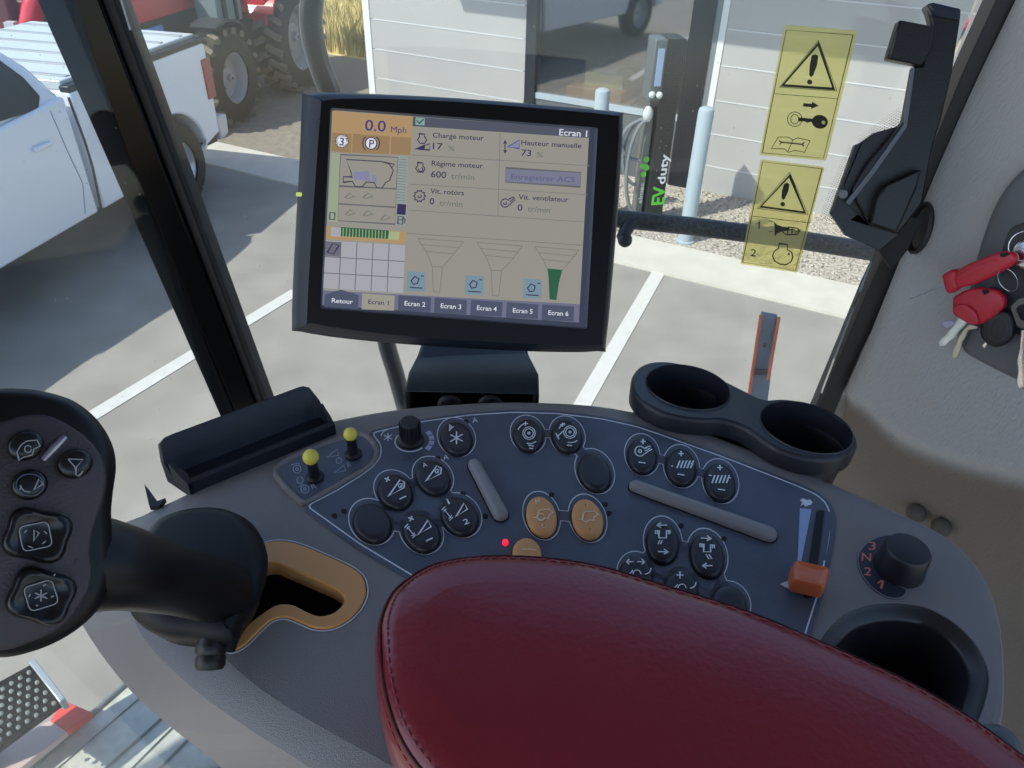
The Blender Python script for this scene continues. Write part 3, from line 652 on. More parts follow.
sf([(132, 415), (360, 432), (356, 466), (130, 452)], ORN, h1)
sf([(172, 418), (310, 428), (308, 452), (172, 444)], GRN, h2); sf([(308, 430), (340, 432), (338, 456), (307, 453)], scol('palegreen', (150, 160, 120)), h2); sf([(145, 418), (174, 420), (172, 446), (144, 444)], PALE, h3)
for k in range(14): strokes(Mf, [[S(180+k*9.2, 421+k*.6), S(179+k*9.2, 446+k*.6)]], .8, h3, 'screen_rule', scol('palegreen', (150, 160, 120)), screen)
sf([(128, 456), (356, 470), (350, 606), (122, 592)], PALE, h1)
for k in range(1, 5):
    t = k/5; strokes(Mf, [[S(128+228*t, 456+14*t), S(122+228*t, 592+14*t)]], .8, h2, 'screen_rule', LINEC, screen)
for t in (.34, .68): strokes(Mf, [[S(128-6*t, 456+136*t), S(356-6*t, 470+136*t)]], .8, h2, 'screen_rule', LINEC, screen)
sf([(129, 458), (173, 461), (171, 503), (127, 500)], scol('gridfill', (98, 98, 108)), h3); strokes(Mf, [[S(135, 490), S(150, 465), S(168, 470), S(152, 495), S(135, 490)]], 1, h4, 'screen_icon', INK, screen)
# side gauges and the machine drawing
sf([(146, 206), (172, 208), (164, 405), (136, 402)], scol('gauge', (140, 150, 128)), h1); sf([(336, 215), (364, 217), (358, 414), (330, 412)], scol('gauge2', (132, 142, 140)), h1); sf([(334, 352), (359, 354), (357, 384), (332, 382)], INK, h2)
for k in range(16): strokes(Mf, [[S(337-k*.3, 225+k*7.8), S(361-k*.3, 227+k*7.8)]], .6, h2, 'screen_rule', LN, screen)
for P in ([(172, 212), (335, 220), (331, 310), (168, 300), (172, 212)], [(168, 302), (331, 310), (329, 362), (166, 352), (168, 302)], [(166, 352), (329, 362), (327, 410), (164, 400), (166, 352)]): strokes(Mf, [[S(*p) for p in P]], .8, h2, 'screen_rule', LINEC, screen)
strokes(Mf, [[S(*p) for p in [(188, 226), (202, 262), (205, 276), (180, 275), (180, 291), (206, 288), (214, 303), (234, 303), (245, 290), (268, 292), (275, 306), (290, 308), (300, 292), (312, 285), (322, 258), (312, 240), (290, 232), (188, 226)]], [S(290, 232), S(326, 240), S(318, 248)]], 1.1, h3, 'screen_icon', scol('drawing', (66, 66, 78)), screen)
sf([(208, 262), (252, 258), (258, 286), (210, 284)], scol('drawblue', (120, 122, 150)), h2); sf([(262, 268), (275, 272), (275, 296), (262, 292)], scol('drawblue', (120, 122, 150)), h2)
for cx, cy in ((198, 328), (250, 328), (200, 376), (250, 378), (300, 390)): strokes(Mf, [[S(cx-14, cy+7), S(cx, cy-7), S(cx+14, cy+3), S(cx-6, cy+9), S(cx-14, cy+7)]], .8, h2, 'screen_icon', FAINT, screen)
strokes(Mf, [[S(*p) for p in [(142, 376), (156, 378), (155, 397), (141, 396), (142, 376)]], [S(*p) for p in [(336, 388), (350, 389), (349, 410), (335, 409), (336, 388)]], [S(338, 397), S(348, 398)], [S(352, 392), S(356, 396), S(354, 408)]], 1, h3, 'screen_icon', scol('drawing', (66, 66, 78)), screen)
strokes(Mf, [[S(x+14*math.cos(t)*(1 if k % 2 else 1.25), y+14*math.sin(t)*(1 if k % 2 else 1.25)) for k, t in ((k, 2*math.pi*k/28) for k in range(29))] for x, y in ((176, 174),)], 1.4, h3, 'screen_icon', scol('drawing', (66, 66, 78)), screen)
fill(Mf, [S(*p) for p in ell(176, 174, 17, 17)], h3, 'screen_icon', WT, screen); text(Mf, '3', S(169, 185), S(181, 186), 7.6, h4, 'screen_text', INK, screen)
fill(Mf, [S(*p) for p in ell(259, 180, 16, 17)], h3, 'screen_icon', WT, screen); strokes(Mf, [[S(*p) for p in ell(259, 180, 16, 17, 0, 24)+[(275, 180)]], [S(*p) for p in arc(259, 180, 24, 130, 230)], [S(*p) for p in arc(259, 180, 24, -50, 50)]], 1, h4, 'screen_icon', INK, screen)
text(Mf, 'P', S(253, 192), S(267, 193), 8, h4, 'screen_text', INK, screen)
def st_(s, x0, y0, x1, y1, cap, m=INK, h=h3): return text(Mf, s, S(x0, y0), S(x1, y1), cap/2.844, h, 'screen_text', m, screen)
st_('0.0', 241, 143, 300, 147, 31, scol('purple', (64, 52, 112))); st_('Mph', 315, 148, 359, 151, 17, scol('purple', (64, 52, 112)))
st_('Ecran 1', 794, 157, 873, 162, 18, WT)
st_('Charge moteur', 434, 163, 579, 172, 14); st_('17', 434, 196, 462, 198, 18); st_('%', 477, 200, 497, 201, 14, FAINT)
st_('Hauteur manuelle', 686, 184, 857, 194, 14); st_('73', 686, 215, 714, 217, 18); st_('%', 729, 219, 748, 220, 14, FAINT)
st_('Régime moteur', 431, 243, 577, 251, 14); st_('600', 429, 276, 472, 279, 18); st_('tr/min', 486, 280, 552, 285, 16, FAINT)
st_('Vit. rotors', 427, 322, 523, 328, 14); st_('0', 425, 353, 438, 354, 18); st_('tr/min', 453, 357, 519, 361, 16, FAINT)
st_('Vit. ventilateur', 678, 339, 820, 347, 14); st_('0', 675, 371, 689, 372, 18); st_('tr/min', 704, 374, 768, 378, 16, FAINT)
sf([(642, 250), (857, 263), (854, 304), (640, 290)], scol('greyblue', (110, 112, 132)), h2); strokes(Mf, [[S(642, 250), S(857, 263), S(854, 304), S(640, 290), S(642, 250)]], 1, h3, 'screen_rule', LINEC, screen)
st_('Enregistrer ACS', 657, 281, 838, 291, 15, scol('faintblue', (84, 88, 118)))
for P in ([(376, 213), (880, 244)], [(370, 296), (874, 326)], [(366, 370), (866, 404)], [(626, 150), (620, 388)], [(360, 436), (862, 470)]): strokes(Mf, [[S(*p) for p in P]], .7, h2, 'screen_rule', LN, screen)
sf([(386, 106), (412, 108), (411, 129), (385, 127)], scol('mail', (122, 150, 146)), h2); strokes(Mf, [[S(388, 114), S(396, 123), S(409, 111)]], 1, h3, 'screen_icon', scol('mailink', (40, 76, 74)), screen)
for x, y in ((404, 168), (399, 250)): strokes(Mf, [[S(*p) for p in [(x-8, y-15), (x+8, y-14), (x+7, y-7), (x+13, y+2), (x+8, y+12), (x-6, y+12), (x-13, y+2), (x-7, y-7), (x-8, y-15)]]], 1, h3, 'screen_icon', INK, screen)
strokes(Mf, [[S(*p) for p in arc(400, 254, 6, -60, 200)]], 1, h3, 'screen_icon', INK, screen)
sf([(383, 196), (412, 183), (412, 198)], INK, h3); strokes(Mf, [[S(383, 197), S(426, 181), S(425, 199), S(383, 197)]], .9, h4, 'screen_icon', INK, screen)
strokes(Mf, [[S(640, 205), S(640, 173)], [S(636, 181), S(640, 173), S(645, 181)], [S(636, 199), S(640, 207), S(645, 199)]], 1, h3, 'screen_icon', INK, screen)
strokes(Mf, [[S(648, 190), S(681, 171), S(680, 195), S(648, 190)]], 1, h3, 'screen_icon', scol('blue', (70, 74, 140)), screen); sf([(655, 189), (679, 176), (678, 193)], scol('drawblue', (120, 122, 150)), h2)
strokes(Mf, [[S(397+(13 if k % 2 else 17)*math.cos(t), 330+(13 if k % 2 else 17)*math.sin(t)) for k, t in ((k, 2*math.pi*k/20) for k in range(21))], [S(*p) for p in arc(397, 330, 5, -60, 200)]], 1, h3, 'screen_icon', INK, screen)
strokes(Mf, [[S(*p) for p in arc(640, 350, 12, 20, 320)+[(652, 338), (666, 332)]], [S(652, 356), S(669, 340)], [S(654, 346), S(668, 335)], [S(*p) for p in arc(640, 350, 4, -60, 200)]], 1, h3, 'screen_icon', INK, screen)
# funnels
for x0, y0, x1, y1, st0, sy in ((392, 451, 522, 460, 446, 530), (560, 462, 690, 472, 614, 541), (725, 474, 850, 484, 777, 548)):
    bt = sy+72
    Lp = [(x0, y0), (x0+28, y0+45), (st0-13, sy), (st0-10, bt)]; Rp = [(x1, y1), (x1-30, y1+38), (st0+16, sy+2), (st0+8, bt+2)]
    strokes(Mf, [[S(*p) for p in Lp], [S(*p) for p in Rp], [S(x0, y0), S(x1, y1)], [S(x0+10, y0+17), S(x1-11, y1+17)], [S(x0+20, y0+36), S(x1-24, y1+35)], [S(st0-10, bt), S(st0+8, bt+2)]] + [[S(*Lp[2]), S(*Rp[2])]], .7, h2, 'screen_icon', LN, screen)
sf([(761, 536), (803, 540), (794, 575), (786, 626), (767, 624), (765, 575)], GRN, h3)
for x, y in ((387, 573), (553, 584), (718, 594)):
    sf([(x-26, y-29), (x+27, y-26), (x+25, y+29), (x-27, y+26)], ICB, h3)
    strokes(Mf, [[S(x-14, y-2), S(x-4, y-14), S(x+8, y-8), S(x+4, y+6), S(x-8, y+8), S(x-14, y-2)], [S(x+14, y-16), S(x+22, y-15)], [S(x-18, y+17), S(x+18, y+19)]], 1.1, h4, 'screen_icon', INK, screen)
# tabs
sf([bil(0, .925), bil(1, .905), bil(1, 1), bil(0, 1)], scol('tabbar', (100, 102, 124)), h3)
tabs = [('Retour', (128, 604, 224, 648), TAB), ('Ecran 1', (232, 607, 326, 652), scol('tab_on', (142, 140, 128))), ('Ecran 2', (335, 612, 430, 656), TAB), ('Ecran 3', (438, 619, 532, 663), TAB), ('Ecran 4', (541, 625, 633, 669), TAB), ('Ecran 5', (643, 632, 735, 676), TAB), ('Ecran 6', (744, 638, 837, 683), TAB)]
for s, (x0, y0, x1, y1), c in tabs:
    dy = (x1-x0)*.07
    P = [(x0+2, y0), (x1, y0+dy), (x1-2, y1+dy*.6), (x0, y1)] if s != 'Retour' else [(x0, y0+6), (x0+45, y0-8), (x1, y0+8), (x1-2, y1+dy*.6), (x0-3, y1-4)]
    sf(P, c, h4, 'screen_tab')
    st_(s, x0+19, (y0+y1)/2+7, x1-17, (y0+y1)/2+7+dy*.6, 13, INK if s == 'Ecran 1' else WT, .0013)
# status light
mb = MB(); q = Mf.px(300.5, 195, -.008); mb.box(Mf.w(q[0], q[1], -.006), .006, .003, .002, (Mf.u, Mf.v, Mf.n)); o = mb.build('status_light', emis('led_green', (190, 215, 120), .8), mon); o['label'] = 'tiny pale green status light'
# hood bracket and clamp knobs
mb = MB()
yb = .52
def at(x, y, Y): return hit(x, y, (0, Y, 0), (0, -1, 0))
T4 = [at(424, 342, .60), at(522, 346, .60)]; B4 = [at(540, 395, .507), at(404, 392, .507)]
L0 = [T4[0], T4[1], at(528, 370, .565), B4[0], B4[1], at(414, 372, .565)]
L1 = [p+Vector((0, .030, .0)) for p in L0]
mb.loops([L0, L1]); mb.build('bracket_hood', DARKB, mon, 30, bevel=.002)
mb = MB()
c0 = at(403, 393, .507); c1 = at(540, 396, .507)
wd = (c1-c0).length; cx_ = (c0+c1)/2
mb.box(cx_+Vector((0, .034, -.024)), wd*.99, .006, .044); mb.box(c0+Vector((.003, .018, -.024)), .005, .030, .044); mb.box(c1+Vector((-.003, .018, -.024)), .005, .030, .044); mb.box(cx_+Vector((0, .016, -.048)), wd, .036, .006)
mb.build('bracket_box', BLKM, mon, bevel=.0015)
for x in (449, 490):
    p = at(x, 409, .500)
    mb = MB(); mb.lathe(p+Vector((0, .028, -.006)), Vector((0, -1, .1)), [(.0095, 0), (.0095, .012), (.0108, .014), (.0108, .019), (.0090, .021), (.006, .0215)], 24); mb.build('clamp_knob', BLK, mon, 40)
mb = MB(); c = Mf.w(0.0, -.045, -.055); mb.box(c, .06, .05, .03, (Mf.u, Mf.v, Mf.n)); mb.box(at(472, 350, .628), .05, .03, .05); mb.build('swivel_mount', BLK, mon, bevel=.003)

# ================================================================== cup holder
Q = Frame(K.w(*K.px(745, 412, .012), .012), (.05, .06, 1))
cup = empty('double_cup_holder', Q.w(0, 0, -.05), 'dark double cup holder behind the console near the window', 'cup holder')
c1 = Vector(Q.px(688, 387)); c2 = Vector(Q.px(806, 427))
r1 = (Vector(Q.px(730, 392))-Vector(Q.px(646, 382))).length/2; r2 = (Vector(Q.px(853, 435))-Vector(Q.px(760, 419))).length/2
ol = smooth(Q.pxs([(631, 384), (634, 371), (645, 363), (661, 360.5), (681, 363), (704, 370), (729, 382), (747, 391), (764, 398.5), (782, 398), (803, 401), (823, 408.5), (843, 421), (856, 434), (858, 445), (848, 455), (828, 459), (803, 457), (779, 449), (762, 439), (745, 427), (724, 420), (704, 419.5), (682, 417.5), (660, 411.5), (643, 402), (634, 393)]), 4)
def circ(c, r, n=48): return [(c.x+r*math.cos(2*math.pi*k/n), c.y+r*math.sin(2*math.pi*k/n)) for k in range(n)]
mb = MB()
mb.loops([[Q.w(a, b, h) for a, b in inset(ol, d)] for d, h in ((.016, -.066), (.0085, -.054), (.0050, -.020), (.0040, -.0165), (.0005, -.0150), (0, -.004), (.0012, -.0008), (.0025, 0))], True, False)
L = inset(ol, .0025); ca = circ(c1, r1*1.02); cb = circ(c2, r2*1.02)
T = tri([[(a, b, 0) for a, b in l] for l in (L, ca, cb)]); mb.add([Q.w(a, b, 0) for a, b in L+ca+cb], T)
for c, r in ((c1, r1), (c2, r2)):
    mb.loops([[Q.w(a, b, h) for a, b in circ(c, rr)] for rr, h in ((r*1.02, 0), (r*1.0, .0012), (r*.985, .0008), (r*.975, -.003), (r*.96, -.012), (r*.88, -.058), (r*.84, -.060))], False, True)
mb.build('holder_body', mat('holder_black', (32, 34, 42), .4, bump=.15, bscale=900), cup, 45)
mb = MB(); p = Q.px(720, 434, -.02); mb.lathe(Q.w(p[0], p[1]+.004, -.046), Q.n, [(.020, 0), (.020, .020), (.018, .023), (.012, .024)], 32); mb.build('holder_boss', BLK, cup, 40)
mb = MB(); p = Q.w(*((c1+c2)/2+Vector((0, -.02))), -.05); mb.box(p+Vector((0, -.01, -.012)), .10, .05, .03); mb.build('holder_bracket', BLKM, cup)
# ================================================================== cab shell
def struct(o): o['kind'] = 'structure'; return o
def glassmat(name, dust=.02, tint=(235, 240, 242)):
    m = bpy.data.materials.new(name); m.use_nodes = True; nt = m.node_tree; nt.nodes.clear(); L = nt.links
    out = nt.nodes.new('ShaderNodeOutputMaterial'); tr = nt.nodes.new('ShaderNodeBsdfTransparent'); tr.inputs[0].default_value = lin(tint)
    gl = nt.nodes.new('ShaderNodeBsdfGlossy'); gl.inputs['Roughness'].default_value = .02
    fr = nt.nodes.new('ShaderNodeFresnel'); fr.inputs[0].default_value = 1.35
    mx = nt.nodes.new('ShaderNodeMixShader'); L.new(fr.outputs[0], mx.inputs[0]); L.new(tr.outputs[0], mx.inputs[1]); L.new(gl.outputs[0], mx.inputs[2])
    df = nt.nodes.new('ShaderNodeBsdfTranslucent'); df.inputs[0].default_value = (.75, .75, .72, 1)
    d2 = nt.nodes.new('ShaderNodeBsdfDiffuse'); d2.inputs[0].default_value = (.75, .75, .72, 1)
    dm = nt.nodes.new('ShaderNodeMixShader'); dm.inputs[0].default_value = .5; L.new(df.outputs[0], dm.inputs[1]); L.new(d2.outputs[0], dm.inputs[2])
    tc = nt.nodes.new('ShaderNodeTexCoord')
    # specks
    v = nt.nodes.new('ShaderNodeTexVoronoi'); v.inputs['Scale'].default_value = 150; L.new(tc.outputs['Object'], v.inputs['Vector'])
    lt = nt.nodes.new('ShaderNodeMapRange'); lt.inputs[1].default_value = .10; lt.inputs[2].default_value = .16; lt.inputs[3].default_value = .55; lt.inputs[4].default_value = 0; L.new(v.outputs['Distance'], lt.inputs[0])
    wn = nt.nodes.new('ShaderNodeSeparateColor'); L.new(v.outputs['Color'], wn.inputs[0]); cmp_ = nt.nodes.new('ShaderNodeMath'); cmp_.operation = 'GREATER_THAN'; cmp_.inputs[1].default_value = .90; L.new(wn.outputs[0], cmp_.inputs[0])
    m0 = nt.nodes.new('ShaderNodeMath'); m0.operation = 'MULTIPLY'; L.new(lt.outputs[0], m0.inputs[0]); L.new(cmp_.outputs[0], m0.inputs[1])
    n2 = nt.nodes.new('ShaderNodeTexNoise'); n2.inputs['Scale'].default_value = 5; n2.inputs['Detail'].default_value = 3; L.new(tc.outputs['Object'], n2.inputs['Vector'])
    g = nt.nodes.new('ShaderNodeMapRange'); g.inputs[1].default_value = .45; g.inputs[2].default_value = .72; L.new(n2.outputs[0], g.inputs[0])
    ml = nt.nodes.new('ShaderNodeMath'); ml.operation = 'MULTIPLY'; L.new(m0.outputs[0], ml.inputs[0]); L.new(g.outputs[0], ml.inputs[1])
    # thin film of dust with wiped streaks
    mp = nt.nodes.new('ShaderNodeMapping'); mp.inputs['Scale'].default_value = (3, 3, .6); mp.inputs['Rotation'].default_value = (0, .6, 0); L.new(tc.outputs['Object'], mp.inputs[0])
    n3 = nt.nodes.new('ShaderNodeTexNoise'); n3.inputs['Scale'].default_value = 3; n3.inputs['Detail'].default_value = 5; L.new(mp.outputs[0], n3.inputs['Vector'])
    f = nt.nodes.new('ShaderNodeMapRange'); f.inputs[1].default_value = .35; f.inputs[2].default_value = .75; f.inputs[3].default_value = dust*.3; f.inputs[4].default_value = dust*2.2; L.new(n3.outputs[0], f.inputs[0])
    ad = nt.nodes.new('ShaderNodeMath'); ad.operation = 'ADD'; ad.use_clamp = True; L.new(ml.outputs[0], ad.inputs[0]); L.new(f.outputs[0], ad.inputs[1])
    m2 = nt.nodes.new('ShaderNodeMixShader'); L.new(ad.outputs[0], m2.inputs[0]); L.new(mx.outputs[0], m2.inputs[1]); L.new(dm.outputs[0], m2.inputs[2])
    L.new(m2.outputs[0], out.inputs[0]); return m
GL1 = glassmat('side_glass', .02); GL2 = glassmat('front_glass', .022)
GP = [(95, -80), (1010, -80), (872, 262), (812, 420), (745, 600), (640, 860), (420, 860), (250, 420)]
def slabpx(fr, P, h0, h1, name, m, parent=None, ang=30, bevel=0, rnd=0):
    o = roundpoly(P, rnd, 4) if rnd else P
    L = fr.pxs(o, h1); mb = MB(); mb.loops([[fr.w(a, b, h0) for a, b in L], [fr.w(a, b, h1) for a, b in L]]); return mb.build(name, m, parent, ang, bevel=bevel)
struct(slabpx(G, GP, -.005, 0, 'window_1', GL1))
pt, pb = G.w(*G.px(85, -90)), G.w(*G.px(400, 800)); dl = Vector((-.9, -.42, 0)).normalized()
pt = G.w(*G.px(80, -90)); pbm = G.w(*G.px(250, 420)); pb = pt + (pbm-pt)*2.1
n2 = (pb-pt).cross(dl).normalized()
mb = MB(); q = [pt, pb, pb+dl*1.5, pt+dl*1.5]; mb.loops([q, [p+n2*.005 for p in q]]); struct(mb.build('window_2', GL2))
# left pillar: seal strip, glossy face, dark edge
def pil(f0, f1, h0, h1, name, m, ext=1.35, bevel=.002):
    P = []
    for (xl, xr, y) in ((42, 118, 0), (228, 275, 425)):
        P.append([Vector(G.px(xl+(xr-xl)*f, y, 0)) for f in (f0, f1)])
    a0, a1 = P[0]; b0, b1 = P[1]
    t0, t1 = a0+(a0-b0)*.3, a1+(a1-b1)*.3; u0, u1 = a0+(b0-a0)*ext, a1+(b1-a1)*ext
    mb = MB(); lo = [t0, t1, u1, u0]; mb.loops([[G.w(p.x, p.y, h0) for p in lo], [G.w(p.x, p.y, h1) for p in lo]]); return struct(mb.build(name, m, bevel=bevel))
pil(0, .345, -.03, .010, 'trim_1', mat('pillar_seal', (9, 10, 12), .5, spec=.08)); pil(.33, .40, -.03, .004, 'trim_2', BLKM); pil(.37, .84, -.03, .014, 'trim_3', mat('pillar_gloss', (7, 7, 8), .12, spec=.13)); pil(.83, 1.0, -.03, .008, 'trim_4', BLKM)
# right window frame
FRL = [(1030, -90), (996, 0), (962, 75), (925, 165), (889, 245), (868, 290), (845, 345), (821, 402), (760, 545), (700, 690)]
FRR = [(1062, -90), (1020, 0), (985, 80), (950, 160), (918, 235), (890, 300), (860, 352), (836, 410), (776, 556), (720, 700)]
struct(slabpx(G, FRL+FRR[::-1], -.02, .006, 'trim_5', mat('frame_black', (14, 14, 16), .45), bevel=.001))
# trimmed wall on the right
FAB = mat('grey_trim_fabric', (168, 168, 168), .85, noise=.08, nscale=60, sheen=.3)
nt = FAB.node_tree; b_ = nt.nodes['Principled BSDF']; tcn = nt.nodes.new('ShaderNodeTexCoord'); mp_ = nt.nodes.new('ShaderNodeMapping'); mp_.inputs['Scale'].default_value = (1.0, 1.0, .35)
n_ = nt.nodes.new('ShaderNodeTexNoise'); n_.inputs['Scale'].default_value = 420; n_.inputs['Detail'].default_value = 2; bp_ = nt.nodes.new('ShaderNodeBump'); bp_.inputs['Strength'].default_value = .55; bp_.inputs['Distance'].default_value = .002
vc_ = nt.nodes.new('ShaderNodeVertexColor'); vc_.layer_name = 'shade_tone'
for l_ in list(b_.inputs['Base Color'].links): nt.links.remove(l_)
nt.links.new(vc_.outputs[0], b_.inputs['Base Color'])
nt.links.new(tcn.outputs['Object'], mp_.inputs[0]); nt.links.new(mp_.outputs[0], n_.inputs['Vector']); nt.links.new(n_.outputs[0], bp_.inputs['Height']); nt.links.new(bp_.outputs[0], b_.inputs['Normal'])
FAB2 = mat('beige_lower_trim', (84, 76, 68), .8, noise=.06, nscale=80, bump=.5, bscale=500)
edge = [(1040, -90), (1000, 0), (962, 75), (930, 150), (903, 220), (880, 282), (862, 330), (845, 370), (826, 408), (806, 440), (792, 480), (780, 530), (790, 600), (820, 700), (880, 810)]
E0 = smooth(W.pxs(edge), 4, False)
crease = smooth(W.pxs([(845, 400), (862, 408), (880, 425), (905, 445), (950, 462), (1000, 476), (1060, 488), (1300, 520)]), 4, False)
def zc(u):
    for i in range(len(crease)-1):
        if crease[i][0] <= u <= crease[i+1][0]:
            t = (u-crease[i][0])/(crease[i+1][0]-crease[i][0]+1e-9); return crease[i][1]*(1-t)+crease[i+1][1]*t
    return crease[0][1] if u < crease[0][0] else crease[-1][1]
def sst(x): x = min(1, max(0, x)); return x*x*(3-2*x)
cols = [0, .002, .005, .009, .014, .02, .028, .038, .05]+[.065+.018*i for i in range(50)]
rows = []
def rowpts(e):
    r = []
    for s in cols:
        u, v = e[0]+s, e[1]; roll = .020*(1-sst(s/.03))
        up_ = sst((v-zc(u))/.022+.2); r.append(W.w(u, v, -roll + .020*up_ - .004 - .38*max(0, min(.22, zc(u)-v-.01))))
    return r
# refine along v
EE = []
for i in range(len(E0)-1):
    for k in range(3): t = k/3; EE.append((E0[i][0]*(1-t)+E0[i+1][0]*t, E0[i][1]*(1-t)+E0[i+1][1]*t))
rows = [rowpts(e) for e in EE]
mb = MB(); nC = len(cols); vs = [p for r in rows for p in r]; fs = []; 
for i in range(len(rows)-1):
    for j in range(nC-1): fs.append((i*nC+j, i*nC+j+1, (i+1)*nC+j+1, (i+1)*nC+j))
mids = []
mb.add(vs, fs)
mb.mi = []
for f in fs:
    c = sum((vs[i] for i in f), Vector())/4 - W.o; u = c.dot(W.u); v = c.dot(W.v); mb.mi.append(0)
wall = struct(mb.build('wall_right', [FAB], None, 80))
ca_ = wall.data.color_attributes.new('shade_tone', 'FLOAT_COLOR', 'POINT')  # same fabric throughout; shade below the crease painted in as browner vertex colour
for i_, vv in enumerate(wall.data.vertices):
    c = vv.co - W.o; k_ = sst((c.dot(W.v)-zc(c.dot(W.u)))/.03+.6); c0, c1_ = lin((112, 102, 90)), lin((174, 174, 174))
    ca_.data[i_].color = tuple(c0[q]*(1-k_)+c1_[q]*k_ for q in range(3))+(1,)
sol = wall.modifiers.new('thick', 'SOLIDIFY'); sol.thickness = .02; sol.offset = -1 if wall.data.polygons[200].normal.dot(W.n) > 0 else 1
for x, y in ((916, 513), (941, 527)):
    hz_ = -.38*max(0, min(.22, zc(W.px(x, y)[0])-W.px(x, y)[1]-.01)); p = W.w(*W.px(x, y, hz_), hz_); mb = MB(); mb.sphere(p, .0125, 20, sc=(1, 1, .8), ax=(W.u, W.v, W.n)); 
    o = mb.build('screw_cap', FAB2, None, 80, loc=p); tag(o, 'round beige screw cap, the %s one on the lower right trim' % ('upper left' if x < 930 else 'lower right'), 'screw cap', 'screw caps on the lower trim')
# grommet
gr = W.pxs(ell(919, 228, 12, 27, 16), .02); mb = MB(); mb.prof(W, gr, [(-.001, .004), (0, .020), (.0035, .0215), (.006, .016)], False, True)
o = mb.build('rubber_grommet', BLK, None, 50, loc=W.w(*gr[0], .01)); tag(o, 'black oval rubber grommet in the grey fabric below the window catch', 'grommet')
# roof, floor, rear wall of the cab
ROOF = mat('roof_lining', (120, 120, 122), .9); FLR = mat('floor_mat', (52, 52, 55), .8, bump=.4, bscale=90)
def sbox(name, m, x0, x1, y0, y1, z0, z1):
    mb = MB(); mb.box(((x0+x1)/2, (y0+y1)/2, (z0+z1)/2), x1-x0, y1-y0, z1-z0); return struct(mb.build(name, m))
sbox('ceiling', ROOF, -1.45, .95, -1.3, 1.05, 3.62, 3.70)
sbox('floor', FLR, -.42, .75, -1.0, .50, 1.50, 1.56)
sbox('wall_rear', ROOF, -1.45, .95, -1.34, -1.3, 1.5, 2.5)
# ================================================================== window catch (upper right)
latch = empty('window_catch', W.w(*W.px(912, 180, .04), .04), 'angular black window catch bracket with hooked arm at upper right of the window', 'window catch')
Fl = Frame(hit(900, 150, (0, .80, 0), (0, -1, 0)), (-.25, -1, .35))
def lp(P, h0, h1, name, m, bevel=.0015, rnd=0):
    return slabpx(Fl, P, h0, h1, name, m, latch, 30, bevel, rnd)
c8 = lambda P: [(820+x/2.56, y/2.56) for x, y in P]
LBK = mat('catch_black', (9, 10, 13), .38, bump=.1, bscale=600)
lp(c8([(272, 12), (360, 48), (338, 190), (312, 300), (290, 372), (262, 520), (200, 600), (128, 578), (80, 490), (120, 420), (215, 310), (240, 170), (262, 168), (285, 60)]), -.012, .006, 'catch_arm', LBK, .002, .0)
lp(c8([(203, 50), (296, 68), (290, 120), (262, 168), (172, 150)]), .000, .020, 'catch_hook', LBK, .002)
lp(c8([(274, 10), (290, 5), (362, 22), (360, 52), (290, 42)]), -.014, .012, 'catch_cap', mat('catch_blue_black', (34, 42, 54), .3), .002)
lp(c8([(104, 366), (140, 340), (212, 320), (205, 370), (80, 490), (60, 500), (62, 470)]), -.016, -.004, 'hinge_plate', LBK, .001)
lp(c8([(62, 470), (104, 366), (90, 372), (28, 548), (66, 604), (152, 640), (200, 600), (128, 578), (66, 520)]), -.016, -.002, 'hinge_plate', LBK, .001)
lp(c8([(56, 500), (110, 440), (215, 400), (230, 560), (150, 610), (66, 560)]), -.020, -.008, 'hinge_plate', LBK, .001)
lp(c8([(30, 548), (66, 604), (150, 640), (185, 690), (225, 640), (262, 560), (200, 560), (66, 520)]), -.030, -.014, 'catch_base', BLKM, .001)
lp(c8([(128, 578), (145, 510), (165, 478), (262, 432), (250, 480), (196, 600)]), .006, .026, 'catch_block', LBK, .003)
ov = c8([(66, 518), (135, 430), (215, 318), (236, 172), (243, 175), (222, 325), (142, 440), (76, 524)])
lp(ov, .004, .009, 'arm_edge', mat('edge_grey', (92, 98, 106), .4), 0)
p = Fl.w(*Fl.px(843, 194, .0), -.001); mb = MB(); mb.lathe(p, Fl.n, [(.0055, -.004), (.0055, .003), (.0045, .005), (.002, .0052)], 16); mb.build('catch_screw', mat('dull_steel', (110, 112, 116), .45, metal=.6), latch)
# dotted black band printed on the glass around the catch
mb = MB()
band = G.pxs([(905, 120), (880, 138), (862, 150), (850, 175), (838, 205), (833, 222)], .0006)
for a_, b_2 in zip(band[:-1], band[1:]):
    a_ = Vector(a_); b_2 = Vector(b_2); n_s = int((b_2-a_).length/.0028)+1; d_ = (b_2-a_); nn = Vector((-d_.y, d_.x)).normalized()
    for i in range(n_s):
        for j in range(7):
            c = a_+d_*((i+.5*(j % 2))/n_s)-nn*(.0026*j); r = .0009*(1-.08*j)
            mb.add([G.w(c.x+r*math.cos(k*math.pi/3), c.y+r*math.sin(k*math.pi/3), .0006) for k in range(6)], [tuple(range(6))])
mb.build('printed_dots', BLKM, latch)

